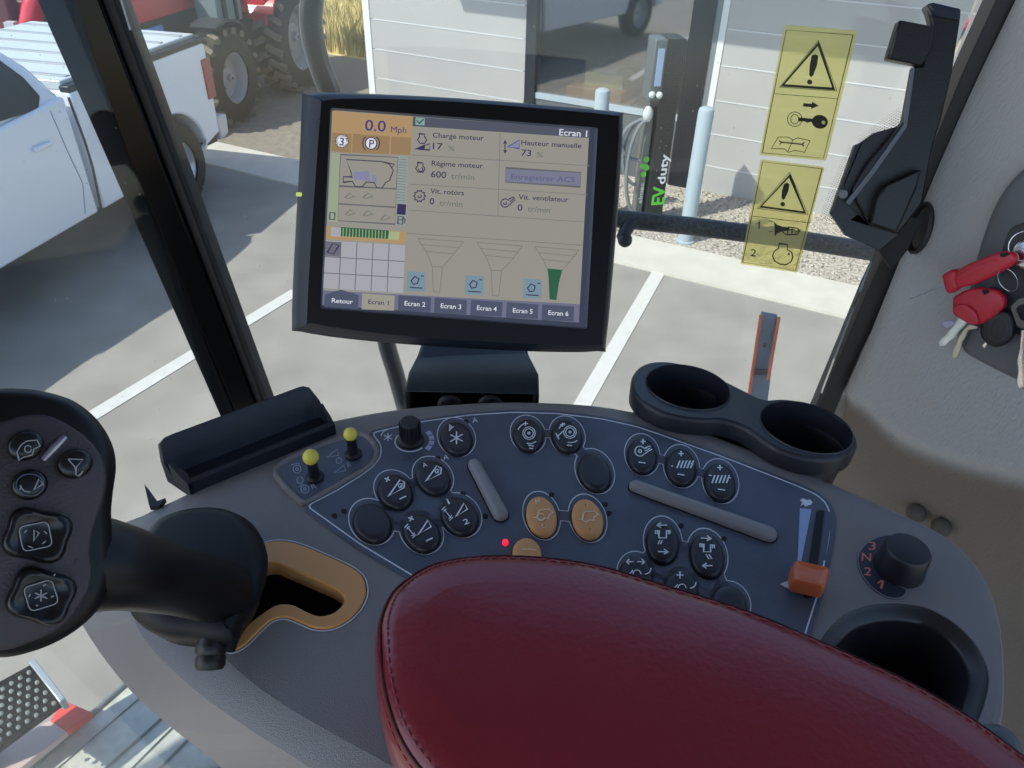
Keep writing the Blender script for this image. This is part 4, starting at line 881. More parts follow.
# ================================================================== lock panel and keys
LP = W.up(.022)
lockp = smooth(W.pxs([(1100, 120), (1045, 150), (1022, 168), (1004, 187), (990, 212), (975, 256), (963, 310), (958, 335), (960, 348), (970, 358), (1015, 381), (1060, 402), (1110, 410)], .03), 4)
panelr = empty('ignition_panel', W.w(*W.px(1010, 270, .02), .02), 'dark grey moulded ignition panel on the right wall', 'ignition panel')
mb = MB(); mb.prof(W, lockp, [(0, .010), (.0005, .024), (.003, .029), (.008, .031)], False, True); mb.build('panel_body', mat('panel_grey', (98, 100, 104), .5, bump=.2, bscale=900), panelr, 50)
P2 = roundpoly(W.pxs([(1040, 215), (1008, 228), (998, 262), (982, 320), (1040, 345)], .032), .008, 4)
mb = MB(); mb.prof(W, P2, [(0, .030), (.001, .0325), (.003, .0315)], False, True); mb.build('lock_surround', mat('panel_dark', (44, 46, 50), .5), panelr, 50)
ig = W.px(1030, 254, .035); mb = MB(); mb.lathe(W.w(ig[0], ig[1], .031), W.n, [(.016, 0), (.016, .006), (.013, .008), (.013, .012), (.006, .013)], 32); mb.build('lock_barrel', CHROME, panelr)
def wk(x, y, h): return W.w(*W.px(x, y, h), h)
# rings
def ring(c, R_, r, ax, name='key_ring'):
    ax = Vector(ax).normalized(); x = ax.orthogonal().normalized(); y = ax.cross(x); mb = MB(); mb.tube([c+(x*math.cos(t)+y*math.sin(t))*R_ for t in [2*math.pi*k/40 for k in range(40)]], r, 8, closed=True); return mb
rc = wk(1026, 246, .055)
o = ring(rc, .0150, .0007, W.n*.9+W.u*.3).build('key_ring', CHROME, None, 80, loc=rc); tag(o, 'thin steel key ring hanging from the lock above the keys', 'key ring')
rc2 = wk(1008, 280, .058); o = ring(rc2, .0125, .0006, W.n*.3+W.u*.6+W.v*.7).build('key_ring', CHROME, None, 80, loc=rc2); tag(o, 'steel split ring through the lower red key', 'key ring')
def kslab(P, h0, h1, name, m, parent, rnd=.002, bev=.0012):
    L = roundpoly(W.pxs(P, h1), rnd, 3); mb = MB(); mb.prof(W, L, [(bev, h0), (0, h0+bev), (0, h1-bev), (bev*.4, h1-bev*.3), (bev*1.6, h1)], True, True); return mb.build(name, m, parent, 50)
cK = lambda P: [(890+x/3.843, 200+y/3.84) for x, y in P]
# upper red key
k1 = empty('red_key', wk(980, 265, .058), 'upper red plastic key with a thin steel rod sticking out to the left', 'key', 'keys hanging at the lock')
kslab(cK([(238, 282), (300, 245), (400, 205), (440, 194), (470, 198), (486, 215), (484, 236), (455, 258), (400, 290), (320, 325), (246, 342)]), .050, .060, 'key_head', REDP, k1, .003, .002)
kslab(cK([(196, 288), (240, 264), (252, 272), (250, 300), (262, 338), (226, 362), (212, 350)]), .048, .062, 'key_collar', REDP, k1, .003, .002)
kslab(cK([(256, 292), (300, 268), (400, 226), (412, 232), (300, 288), (262, 306)]), .0600, .0606, 'key_relief', REDP, k1, .001, .0002)
mb = MB(); mb.tube([wk(890+200/3.843, 200+326/3.84, .055), wk(890+140/3.843, 200+354/3.84, .055), wk(890+80/3.843, 200+377/3.84, .055)], [.0007, .0008, .0006], 8); mb.build('key_rod', CHROME, k1)
kslab(cK([(420, 206), (450, 200), (462, 208), (440, 220), (424, 218)]), .0600, .0606, 'key_hole', BLKM, k1, .001, .0002)
k2 = empty('red_key', wk(980, 298, .05), 'lower red plastic key with a notched steel blade pointing down', 'key', 'keys hanging at the lock')
kslab(cK([(240, 372), (290, 345), (345, 335), (410, 345), (440, 372), (438, 410), (400, 448), (345, 480), (300, 476), (238, 440)]), .040, .050, 'key_head', REDP, k2, .004, .002)
kslab(cK([(250, 402), (290, 398), (330, 428), (342, 470), (325, 482), (296, 474), (262, 448), (240, 432)]), .048, .053, 'key_collar', REDP, k2, .003, .001)
kslab(cK([(350, 348), (372, 342), (384, 354), (362, 366)]), .0500, .0506, 'key_hole', BLKM, k2, .001, .0002)
ST = mat('key_steel', (196, 208, 212), .3, metal=.75)
kslab(cK([(268, 446), (298, 470), (262, 506), (248, 530), (226, 546), (214, 560), (190, 562), (184, 548), (196, 530), (212, 520), (222, 502), (240, 484)]), .044, .0465, 'key_blade', ST, k2, .0008, .0004)
kslab(cK([(236, 462), (252, 470), (246, 484), (215, 490), (198, 476), (206, 464)]), .043, .0445, 'key_tag', mat('pale_tag', (176, 178, 205), .4), k2, .001, .0004)
k3 = empty('steel_key', wk(962, 340, .04), 'pale worn steel key hanging beneath the lower red key', 'key', 'keys hanging at the lock')
kslab(cK([(296, 474), (342, 486), (330, 496), (300, 500), (288, 530), (276, 548), (268, 580), (258, 604), (244, 610), (236, 600), (240, 572), (254, 548), (258, 520), (268, 500)]), .037, .0395, 'key_blade', mat('worn_brass', (184, 182, 168), .35, metal=.7), k3, .0008, .0004)
k4 = empty('black_key', wk(1000, 325, .05), 'black plastic key fob with an oval emblem beside the red keys', 'key', 'keys hanging at the lock')
kslab(cK([(350, 460), (400, 428), (450, 425), (472, 450), (470, 520), (440, 556), (400, 570), (360, 548), (342, 510)]), .036, .048, 'key_head', BLK, k4, .005, .002)
strokes(W, [[(890+x/3.843, 200+y/3.84) for x, y in ell(416, 495, 36, 48, 12, 20)+[(452, 500)]], cK([(398, 520), (410, 478), (422, 510), (434, 474)])], .9, .0484, 'fob_emblem', mat('fob_line', (60, 62, 66), .4), k4)
kslab(cK([(352, 560), (366, 545), (376, 552), (362, 572)]), .040, .043, 'key_tip', CHROME, k4, .0005, .0003)
k5 = empty('grey_key', wk(1018, 300, .055), 'grey metal key at the picture edge right of the black fob', 'key', 'keys hanging at the lock')
mb = MB(); Lg = roundpoly(W.pxs(cK([(462, 410), (500, 376), (560, 376), (570, 480), (540, 500), (490, 488)]), .054), .003, 3); Lh = roundpoly(W.pxs(cK([(482, 416), (508, 398), (548, 398), (550, 462), (505, 466)]), .054), .003, 3)
for h in (.050, .054):
    T = tri([[(a, b, 0) for a, b in Lg], [(a, b, 0) for a, b in Lh]]); mb.add([W.w(a, b, h) for a, b in Lg+Lh], T)
mb.loops([[W.w(a, b, .050) for a, b in Lg], [W.w(a, b, .054) for a, b in Lg]], False, False); mb.loops([[W.w(a, b, .050) for a, b in Lh], [W.w(a, b, .054) for a, b in Lh]], False, False)
mb.build('key_bow', mat('gun_metal', (92, 90, 88), .35, metal=.7), k5)
kslab(cK([(503, 500), (530, 500), (528, 720), (496, 730), (484, 700), (492, 660), (486, 620), (496, 580)]), .048, .051, 'key_blade', CHROME, k5, .001, .0004)

# ================================================================== warning labels on the glass
def stickmat():
    m = bpy.data.materials.new('label_film'); m.use_nodes = True; nt = m.node_tree; nt.nodes.clear(); L = nt.links
    out = nt.nodes.new('ShaderNodeOutputMaterial'); t = nt.nodes.new('ShaderNodeBsdfTransparent'); t.inputs[0].default_value = lin((255, 251, 206))
    a = nt.nodes.new('ShaderNodeBsdfTranslucent'); a.inputs[0].default_value = lin((252, 246, 208)); d = nt.nodes.new('ShaderNodeBsdfDiffuse'); d.inputs[0].default_value = lin((252, 246, 208))
    m1 = nt.nodes.new('ShaderNodeMixShader'); m1.inputs[0].default_value = .5; L.new(a.outputs[0], m1.inputs[1]); L.new(d.outputs[0], m1.inputs[2])
    m2 = nt.nodes.new('ShaderNodeMixShader'); m2.inputs[0].default_value = .28; L.new(t.outputs[0], m2.inputs[1]); L.new(m1.outputs[0], m2.inputs[2]); L.new(m2.outputs[0], out.inputs[0]); return m
FILM = stickmat(); INKB = mat('label_ink', (40, 34, 16), .6)
c7 = lambda P: [(720+x/2.743, y/2.743) for x, y in P]
s1_ = empty('warning_label', G.w(*G.px(808, 95)), 'upper yellow warning label with triangle, key and booklet symbols on the window', 'warning label')
s2_ = empty('warning_label', G.w(*G.px(782, 215)), 'lower yellow warning label with triangle, horn and engine symbols numbered 1 and 2', 'warning label')
def sfilm(P, par):
    L = roundpoly(G.pxs(c7(P), .0006), .003, 3); mb = MB(); mb.loops([[G.w(a, b, .0003) for a, b in L], [G.w(a, b, .0007) for a, b in L]]); mb.build('label_film', FILM, par)
sfilm([(178, 68), (378, 84), (291, 441), (108, 425)], s1_); sfilm([(112, 437), (287, 458), (212, 748), (56, 724)], s2_)
def sline(P, w, par, n='label_print'): return strokes(G, [c7(p) for p in P], w/2.743, .0011, n, INKB, par)
def sfill(P, par, n='label_print'): return fill(G, c7(P), .0011, n, INKB, par)
sline([[(182, 82), (365, 96), (284, 434), (116, 419), (182, 82)], [(150, 257), (324, 271)]], 1.5, s1_); sline([[(117, 444), (280, 463), (207, 742), (62, 719), (117, 444)], [(91, 593), (246, 612)]], 1.5, s2_)
def trg(a, b, c, par, w): 
    sline([[a, b, c, a]], w, par)
    sline([[(a[0]+.0, a[1]-9), (b[0]+9, b[1]+6), (c[0]-9, c[1]+5), (a[0], a[1]-9)]], 1.4, par)
trg((270, 120), (312, 244), (172, 234), s1_, 6.5); trg((191, 482), (233, 583), (112, 567), s2_, 5.5)
sfill([(252, 152), (262, 149), (270, 153), (266, 180), (256, 206), (250, 212), (245, 206), (246, 180)], s1_); sfill(ell(246, 225, 7, 7, 0, 16), s1_)
sfill([(176, 504), (185, 501), (191, 506), (187, 526), (178, 545), (173, 549), (169, 543), (170, 524)], s2_); sfill(ell(172, 560, 6.5, 6, 0, 16), s2_)
sfill([(229, 283), (252, 285), (253, 279), (271, 290), (250, 299), (251, 294), (228, 292)], s1_)
sfill(ell(274, 334, 22, 19, 8, 24), s1_); sfill([(215, 322), (256, 326), (256, 336), (248, 334), (240, 337), (232, 333), (215, 333)], s1_); sline([ell(205, 327, 20, 20, 0, 24)+[(225, 327)], ell(205, 327, 11, 13, 0, 18)+[(216, 327)]], 1.8, s1_)
fill(G, c7(ell(284, 336, 5, 5, 0, 12)), .0014, 'label_print', mat('label_yellow', (214, 206, 110), .6), s1_)
sline([[(141, 408), (160, 376), (188, 376), (200, 384), (213, 378), (247, 386), (232, 418), (205, 412), (188, 418), (176, 408), (141, 408)], [(200, 384), (186, 416)]], 1.8, s1_); sline([[(168, 390), (226, 396)], [(162, 386), (170, 391), (163, 396)], [(232, 390), (225, 396), (231, 401)]], 3.4, s1_)
sline([[(100, 614), (108, 608), (107, 628)]], 2.6, s2_) if 1 else text(G, '1', c7([(104, 628)])[0], c7([(108, 628.6)])[0], 20/2.743, .0011, 'label_print', INKB, s2_); text(G, '2', c7([(83, 702)])[0], c7([(98, 704)])[0], 20/2.743, .0011, 'label_print', INKB, s2_)
sfill([(149, 608), (156, 616), (172, 622), (190, 624), (190, 632), (172, 634), (158, 640), (150, 648)], s2_); sline([[(186, 623), (212, 626), (219, 633), (212, 643), (180, 644), (172, 636), (178, 628), (206, 631)], [(186, 624), (186, 644)], [(198, 625), (197, 645)], [(206, 637), (221, 630)]], 3, s2_)
sline([[(134, 606), (148, 609)], [(136, 622), (148, 622)], [(134, 636), (147, 634)]], 1.4, s2_)
sline([[(162, 668), (186, 671), (184, 684), (196, 692), (200, 704), (195, 718), (182, 726), (166, 725), (150, 716), (144, 702), (150, 688), (161, 682), (162, 668)]], 3, s2_); sfill(ell(189, 697, 3, 3, 0, 8), s2_)
# ================================================================== outside: ground
AX = Vector((.894, -.447, 0)); BX = Vector((.447, .894, 0)); ZX = Vector((0, 0, 1))
def stp(s, t, z=0): return AX*s+BX*t+ZX*z
ASP = mat('parking_concrete', (148, 143, 133), .9, noise=.14, nscale=2.2, detail=9)
def quad(name, P, z0, z1, m): 
    mb = MB(); mb.loops([[Vector((p.x, p.y, z0)) for p in P], [Vector((p.x, p.y, z1)) for p in P]]); return struct(mb.build(name, m))
quad('ground', [stp(-40, -30), stp(40, -30), stp(40, 5.8), stp(-40, 5.8)], -.1, 0, ASP)
quad('kerb', [stp(-40, 5.8), stp(40, 5.8), stp(40, 6.38), stp(-40, 6.38)], -.1, .02, mat('kerb_concrete', (200, 194, 180), .85, noise=.06, nscale=5))
GRV = mat('gravel', (178, 168, 152), .95, noise=.45, nscale=38, col2=(214, 204, 188), bump=1.0, bscale=40, detail=4)
MATS['gravel'].node_tree.nodes['Bump'].inputs['Distance'].default_value = .03
quad('gravel_bed', [stp(-5.9, 6.38), stp(40, 6.38), stp(40, 8.2), stp(-5.9, 8.2)], -.1, .0, GRV)
quad('gravel_yard', [stp(-40, 6.38), stp(-5.9, 6.38), stp(-5.9, 10.6), stp(-40, 10.6)], -.1, .0, mat('yard_gravel', (136, 126, 112), .95, noise=.2, nscale=14, bump=.8, bscale=40, detail=6))
quad('grass_field', [stp(-60, 10.6), stp(-5.9, 10.6), stp(-5.9, 60), stp(-60, 60)], -.1, .0, mat('dry_ground', (206, 186, 130), .95, noise=.25, nscale=3, detail=8))
# loose stones over the gravel bed
GB2 = hit(603, 90, stp(0, 6.62), BX); GB2.z = 0
mb = MB()
for i in range(2600):
    s = random.uniform(-3.4, 1.8); t = random.uniform(6.4, 7.82); r = random.uniform(.010, .026); c = stp(s, t, r*.3); k = random.random()*6
    if min((c-q_).length for q_ in (gz(685, 241), gz(643, 222), GB2)) < .24: continue
    mb.add([c+Vector((r*math.cos(k+q*2.09), r*math.sin(k+q*2.09), 0)) for q in range(3)]+[c+Vector((0, 0, r*.8))], [(0, 1, 3), (1, 2, 3), (2, 0, 3)])
tag(mb.build('loose_gravel', GRV, None, 20), 'loose pale stones lying over the gravel bed along the wall', 'gravel', kind='stuff')
# parking stripes
PW = mat('stripe_paint', (204, 201, 192), .8, noise=.06, nscale=20)
for (x0, y0, x1, y1), lab in (((75, 427, 296, 292), 'white painted parking line on the left crossing behind the pillar'), ((572, 423, 660, 270), 'white painted parking line right of the monitor')):
    a = gz(x0, y0); b = gz(x1, y1); d = (b-a).normalized(); n = Vector((-d.y, d.x, 0)); a = a-d*2.5 if x0 < 100 else a-d*1.5
    mb = MB(); L = [a-n*.055, b-n*.055, b+n*.055, a+n*.055]; mb.loops([[Vector((p.x, p.y, .0005)) for p in L], [Vector((p.x, p.y, .006)) for p in L]])
    o = mb.build('parking_stripe', PW, None, 30, loc=a); tag(o, lab, 'parking line', 'painted parking lines')
# dry grass
def grass(name, n, sr, tr, hr, m, lab):
    mb = MB()
    for i in range(n):
        s = random.uniform(*sr); t = tr[0]+(tr[1]-tr[0])*random.random()**1.5; h = random.uniform(*hr); c = stp(s, t); k = random.random()*6.28; w = .012+.01*random.random(); l = Vector((random.gauss(0, .12), random.gauss(0, .12), 0))*h*2
        e = Vector((math.cos(k), math.sin(k), 0))*w; mb.add([c-e, c+e, c+l*.4+ZX*h*.6+e*.6, c+l+ZX*h, c+l*.4+ZX*h*.6-e*.6], [(0, 1, 2, 3, 4)])
    return tag(mb.build(name, m, None, 20), lab, 'grass', kind='stuff')
grass('dry_grass', 9000, (-14, -6.1), (10.7, 13.6), (.15, .6), mat('straw', (214, 196, 130), .8, noise=.3, nscale=2), 'tall dry yellow grass beyond the yard left of the building')
grass('green_grass', 2500, (-12, -6.1), (14.6, 19), (.3, .8), mat('olive_grass', (150, 160, 84), .8, noise=.3, nscale=2), 'green tinged grass further back among the dry grass')

# ================================================================== building
T0 = 7.85
def shopglass():
    m = bpy.data.materials.new('shop_glass'); m.use_nodes = True; nt = m.node_tree; nt.nodes.clear(); L = nt.links
    out = nt.nodes.new('ShaderNodeOutputMaterial'); a = nt.nodes.new('ShaderNodeBsdfTransparent'); a.inputs[0].default_value = (.8, .82, .84, 1)
    b = nt.nodes.new('ShaderNodeBsdfGlossy'); b.inputs[0].default_value = (.9, .88, .86, 1); b.inputs['Roughness'].default_value = .03
    x = nt.nodes.new('ShaderNodeMixShader'); x.inputs[0].default_value = .30; L.new(a.outputs[0], x.inputs[1]); L.new(b.outputs[0], x.inputs[2]); L.new(x.outputs[0], out.inputs[0]); return m
bld = empty('metal_clad_building', stp(-2.2, T0+.1), 'low white clad building with a dark framed glass front behind the bollards', 'building')
CLAD = mat('white_cladding', (174, 172, 167), .55, noise=.03, nscale=2)
def bbox(s0, s1, t0, t1, z0, z1, name, m, bevel=0, par=None, mi=None):
    mb = MB(); mb.box(stp((s0+s1)/2, (t0+t1)/2, (z0+z1)/2), s1-s0, t1-t0, z1-z0, (AX, BX, ZX)); return mb.build(name, m, par or bld, bevel=bevel)
def panels(s0, s1, name):
    mb = MB()
    for k in range(11):
        z0 = -.05+k*.325 if k else 0; z1 = .275+k*.325
        mb.box(stp((s0+s1)/2, T0+.06, (z0+z1)/2-.004), s1-s0, .12, z1-z0-.006, (AX, BX, ZX))
    mb.build(name, CLAD, bld, bevel=.004)
    for k in range(10): bbox(s0+.06 if s0 < -5 else s0+.02, s1-.03, T0-.004, T0+.10, .264+k*.325, .276+k*.325, 'panel_joint', mat('joint_white', (206, 206, 204), .5))
panels(-5.90, -3.86, 'wall_cladding'); panels(-1.79, 8, 'wall_cladding')
bbox(-5.97, -5.88, T0-.01, T0+.4, 0, 3.5, 'corner_trim', mat('corner_white', (222, 222, 218), .5)); bbox(-1.84, -1.78, T0-.01, T0+.12, 0, 3.5, 'window_trim', MATS['corner_white'])
FRM = mat('dark_frame', (38, 42, 46), .4)
bbox(-3.86, -3.74, T0-.02, T0+.10, 0, 3.5, 'window_frame', FRM); bbox(-2.12, -1.90, T0-.02, T0+.10, 0.0, 3.5, 'window_frame', mat('frame_deep', (18, 20, 26), .4)); bbox(-1.91, -1.84, T0-.005, T0+.10, 0, 3.5, 'frame_strip', mat('frame_mid', (120, 124, 126), .4))
bbox(-3.74, -2.12, T0, T0+.06, .66, .72, 'window_sill', mat('sill_pale', (170, 182, 188), .4)); bbox(-3.74, -1.84, T0+.01, T0+.09, 0, .66, 'lower_panel', mat('lower_panel_grey', (96, 100, 102), .3, coat=.3))
bbox(-3.74, -2.12, T0+.02, T0+.05, .72, 3.4, 'shop_glass', None or (lambda m: m)(shopglass()))
mb = MB(); mb.tube([stp(-2.17, T0-.02, .86), stp(-2.20, T0-.07, .95), stp(-2.20, T0-.07, 1.28), stp(-2.17, T0-.02, 1.38)], .016, 10); mb.build('door_handle', BLK, bld)
bbox(-5.30, 8, T0-1.03, T0+.02, 2.9, 3.05, 'awning', mat('awning_grey', (120, 122, 128), .6)); bbox(-5.9, 8, T0+.10, T0+5, 3.4, 3.5, 'roof', MATS['awning_grey'])
bbox(-5.9, 8, T0+4.9, T0+5, 0, 3.5, 'rear_wall', MATS['awning_grey']); bbox(7.9, 8, T0, T0+5, 0, 3.5, 'end_wall', MATS['awning_grey']); bbox(-5.9, -5.8, T0+.1, T0+5, 0, 3.5, 'end_wall', CLAD)
bbox(-5.8, 7.9, T0+.1, T0+4.9, -.02, .03, 'showroom_floor', mat('showroom_floor', (170, 164, 158), .25))
# table with boxes seen through the glass
tb = empty('display_table', stp(-3.2, T0+.55), 'low table behind the shop window', 'table')
bbox(-3.65, -2.75, T0+.25, T0+.85, .62, .66, 'table_top', mat('table_wood', (196, 160, 104), .5), par=tb)
for s in (-3.6, -2.8):
    for t in (.3, .8): bbox(s-.02, s+.02, T0+t-.02, T0+t+.02, 0.03, .62, 'leg', FRM, par=tb)
def bx_(s0, s1, t0, t1, z0, z1, name, col, lab, cat):
    mb = MB(); c = stp((s0+s1)/2, (t0+t1)/2, z0); mb.box(stp((s0+s1)/2, (t0+t1)/2, (z0+z1)/2), s1-s0, t1-t0, z1-z0, (AX, BX, ZX)); o = mb.build(name, mat(name+str(col[0]), col, .5), None, loc=c, bevel=.004); return tag(o, lab, cat)
bx_(-3.50, -2.85, T0+.3, T0+.7, .66, .76, 'cardboard_box', (232, 172, 84), 'flat orange box on the table behind the shop glass', 'box')
bx_(-3.35, -2.9, T0+.45, T0+.8, .76, .90, 'yellow_crate', (212, 216, 120), 'yellow crate behind the orange box in the shop window', 'crate')
bx_(-3.28, -3.0, T0+.5, T0+.75, .90, .95, 'blue_tray', (120, 160, 176), 'small blue tray on top of the yellow crate', 'tray')

# ================================================================== bollards
BOLM = mat('bollard_paint', (164, 178, 182), .45)
bp0 = gz(685, 241)
bol = empty('bollard', bp0, 'pale blue round bollard in full view right of the charging post', 'bollard', 'bollards before the building')
mb = MB(); mb.lathe(bp0, ZX, [(.066, 0), (.066, 1.165), (.060, 1.19), (.035, 1.205)], 32); mb.build('post', BOLM, bol, 40)
mb = MB(); mb.lathe(bp0, ZX, [(.085, 0), (.085, .012), (.070, .018)], 24); mb.build('base_flange', BOLM, bol)
b2 = bol.copy(); COL.objects.link(b2); b2.location = hit(603, 90, stp(0, 6.62), BX)*1.0; b2.location.z = 0; b2['label'] = 'pale blue round bollard rising behind the top right corner of the monitor'
for ch in list(bol.children):
    c = ch.copy(); COL.objects.link(c); c.parent = b2
# ================================================================== charging post
cp = gz(643, 222); ev = empty('charging_post', cp, 'dark electric charging post with cable and green lettering before the shop window', 'charging post')
EA = (AX*.80+BX*.6).normalized(); EB = ZX.cross(EA); CPM = mat('post_dark', (34, 36, 35), .4, bump=.1)
EF = Frame(cp-EB*.13, -EB, EA)
hz = 1.66
mb = MB(); mb.box(cp+ZX*hz/2+EA*.05, .17, .24, hz, (EA, EB, ZX)); mb.build('post_body', CPM, ev, bevel=.01)
mb = MB(); mb.box(cp+ZX*(hz-.25)-EA*.08-EB*.02, .11, .2, .50, (EA, EB, ZX)); mb.build('charger_unit', mat('unit_grey', (92, 98, 100), .35), ev, bevel=.012)
mb = MB(); mb.box(cp+ZX*(hz-.22)-EA*.075-EB*.125, .055, .01, .3, (EA, EB, ZX)); mb.build('display', mat('unit_blue', (150, 170, 196), .2), ev)
mb = MB(); mb.box(cp+ZX*.55-EA*.08-EB*.0, .06, .14, 1.05, (EA, EB, ZX)); mb.build('cable_channel', mat('channel', (104, 106, 102), .4), ev, bevel=.008)
mb = MB()
for j, (w_, z_) in enumerate(((.16, .30), (.20, .18), (.13, .42))):
    c = cp+ZX*1.0-EA*.13-EB*.06; mb.tube([c+Vector((0, 0, 0))-EA*(w_*math.sin(t))-ZX*(z_*(1-math.cos(t)))-EB*(.03*j) for t in [math.pi*k/14 for k in range(15)]], .016, 8)
mb.build('charging_cable', mat('cable_grey', (120, 124, 126), .4), ev)
mb = MB(); mb.sphere(cp+ZX*1.05-EA*.12-EB*.1, .045, 12, sc=(1, 1, 1.6)); mb.sphere(cp+ZX*1.22-EA*.11-EB*.12, .03, 12); mb.sphere(cp+ZX*1.22-EA*.05-EB*.14, .03, 12); mb.build('plug_holder', mat('unit_pale', (196, 200, 196), .35), ev)
# lettering on the front, reading upward
def etext(s, x0, z0, z1, capw, m, h=.0):
    V, F, w = textmesh(s); mb = MB(); mb.add([cp-EB*(.121+h)+EA*(x0-capw*v.y/.7)+ZX*(z0+(z1-z0)*v.x) for v in V], F); return mb.build('post_lettering', m, ev, 30)
GRN2 = mat('leaf_green', (92, 190, 60), .5); etext('EV', .135, .22, .40, .12, GRN2); etext('duty', .118, .42, .70, .075, mat('post_white', (214, 216, 216), .5))
V_, F_, w_ = textmesh('elmec'); mb = MB(); mb.add([cp-EB*(.071)+EA*(-.065-.035*v.y/.7)+ZX*(.22+.2*v.x) for v in V_], F_); mb.build('post_lettering', MATS['post_white'], ev, 30)
mb = MB()
for a_, b_3 in ((-.08, .50), (-.06, .56), (-.095, .58), (-.07, .64)): mb.lathe(cp-EB*.072+EA*a_+ZX*b_3, -EB, [(.028, 0), (.026, .003)], 12)
mb.build('leaf_emblem', GRN2, ev)

# ================================================================== pickup truck
QX = Vector((.215, .976, 0)).normalized(); NX = Vector((.976, -.215, 0)).normalized()   # rearward, and towards the cab
TO = Vector((-3.16, 6.76, 0))
def tp(q, n, z): return TO+QX*q+NX*n+ZX*z
truck = empty('pickup_truck', tp(-1.8, -.95, 0), 'white pickup truck with a silver bed cover parked at the left', 'pickup truck')
TW = mat('truck_white', (232, 236, 244), .25, coat=.6); TB = mat('truck_black', (18, 19, 21), .4); TG = mat('truck_glass', (10, 14, 17), .10, spec=.15)
TF = Frame(TO, NX, QX)   # side plane: u rearward, v up
def side(prof_, n0, n1, name, m, par=truck, tuck=None, ang=30, bevel=0):
    mb = MB(); A0 = [tp(q, n1, z) for q, z in prof_]; B0 = [tp(q, n0, z) for q, z in prof_]
    if tuck:
        mm = [tp(q, n1, z) for q, z in prof_]
        A0 = [tp(q, n1-tuck(z), z) for q, z in prof_]; B0 = [tp(q, n0+tuck(z), z) for q, z in prof_]
    mb.loops([A0, B0]); return mb.build(name, m, par, ang, bevel=bevel)
def arch(cq, r, z0, a0=0, a1=180, n=14): return [(cq+r*math.cos(math.radians(a0+(a1-a0)*k/n)), z0+r*math.sin(math.radians(a0+(a1-a0)*k/n))) for k in range(n+1)]
wr = .18; 
bedp = [(-.90, .45)]+[(p[0], p[1]) for p in arch(wr+.02, .47, .42, 176, 4)]+[(.52, .46), (.90, .55), (.93, 1.33), (.90, 1.37), (-.90, 1.37)]
side(bedp, -1.9, 0, 'truck_bed', TW, bevel=.02)
cabp = [(-.96, .45), (-2.25, .45), (-2.9, .45)]+arch(-3.75, .47, .42, 4, 176)+[(-4.5, .5), (-4.55, 1.05), (-3.0, 1.22), (-.96, 1.36)]
side(cabp, -1.9, 0, 'truck_body', TW, bevel=.03)
cr = [(-.96, 1.34), (-1.08, 1.58), (-1.32, 1.84), (-1.55, 1.92), (-2.6, 1.93), (-3.15, 1.22)]
side(cr, -1.9, 0, 'truck_cabin', TW, tuck=lambda z: .03+.26*max(0, (z-1.34))/.58, bevel=.03)
def tuckn(z): return -(.03+.26*max(0, (z-1.34))/.58)+.006
wq = [(q, z) for q, z in [(-1.14, 1.40), (-1.17, 1.53), (-1.26, 1.66), (-1.42, 1.76), (-1.9, 1.78), (-1.9, 1.36), (-1.22, 1.33)]]
mb = MB(); mb.loops([[tp(q, tuckn(z)-.01, z) for q, z in wq], [tp(q, tuckn(z)+.004, z) for q, z in wq]]); mb.build('rear_side_window', TG, truck)
wq = [(-1.96, 1.36), (-1.96, 1.78), (-2.5, 1.78), (-2.95, 1.30)]
mb = MB(); mb.loops([[tp(q, tuckn(z)-.01, z) for q, z in wq], [tp(q, tuckn(z)+.004, z) for q, z in wq]]); mb.build('front_side_window', TG, truck)
mb = MB(); mb.tube([tp(-.93, .002, 1.34), tp(-.90, .003, 1.0), tp(-.90, .003, .8), tp(-.94, .002, .48)], .010, 6); mb.build('body_seam', TB, truck)
mb = MB(); mb.tube([tp(-1.14, .001, 1.30), tp(-1.10, .002, 1.0), tp(-1.05, .002, .72), tp(-1.12, .001, .5)], .004, 6); mb.build('door_seam', mat('seam_grey', (150, 156, 170), .4), truck)
mb = MB(); mb.box(tp(-1.33, .02, 1.10), .17, .03, .035, (QX, NX, ZX)); mb.build('door_handle', TW, truck, bevel=.01)
side([(-.88, 1.372), (.92, 1.372), (.90, 1.44), (-.88, 1.44)], -1.82, -.08, 'bed_cover', mat('cover_silver', (206, 210, 208), .35, metal=.2), bevel=.01)
mb = MB()
for k in range(6): mb.box(tp(-.75+k*.30, -.95, 1.443), .05, 1.68, .012, (QX, NX, ZX))
mb.build('cover_ribs', mat('rib_grey', (150, 154, 154), .4), truck, bevel=.004)
mb = MB(); mb.box(tp(.02, -.045, 1.385), 1.84, .09, .05, (QX, NX, ZX)); mb.box(tp(.92, -.95, 1.39), .06, 1.86, .07, (QX, NX, ZX)); mb.build('bed_rail', TB, truck, bevel=.01)
mb = MB(); mb.box(tp(.875, -.06, 1.05), .13, .15, .36, (QX, NX, ZX)); o = mb.build('tail_light', mat('tail_red', (150, 40, 40), .3, coat=.5), truck, bevel=.01)
side([(.93, .44), (1.08, .47), (1.10, .66), (.93, .68)], -1.86, -.02, 'rear_bumper', mat('bumper_pale', (196, 200, 208), .3, metal=.3), bevel=.02)
mb = MB(); mb.box(tp(.915, -.95, .9), .02, 1.7, .7, (QX, NX, ZX)); mb.build('tailgate', TW, truck)
side([(.52, .46), (.90, .44), (.90, .5), (.52, .5)], -1.8, -.05, 'lower_valance', TB)
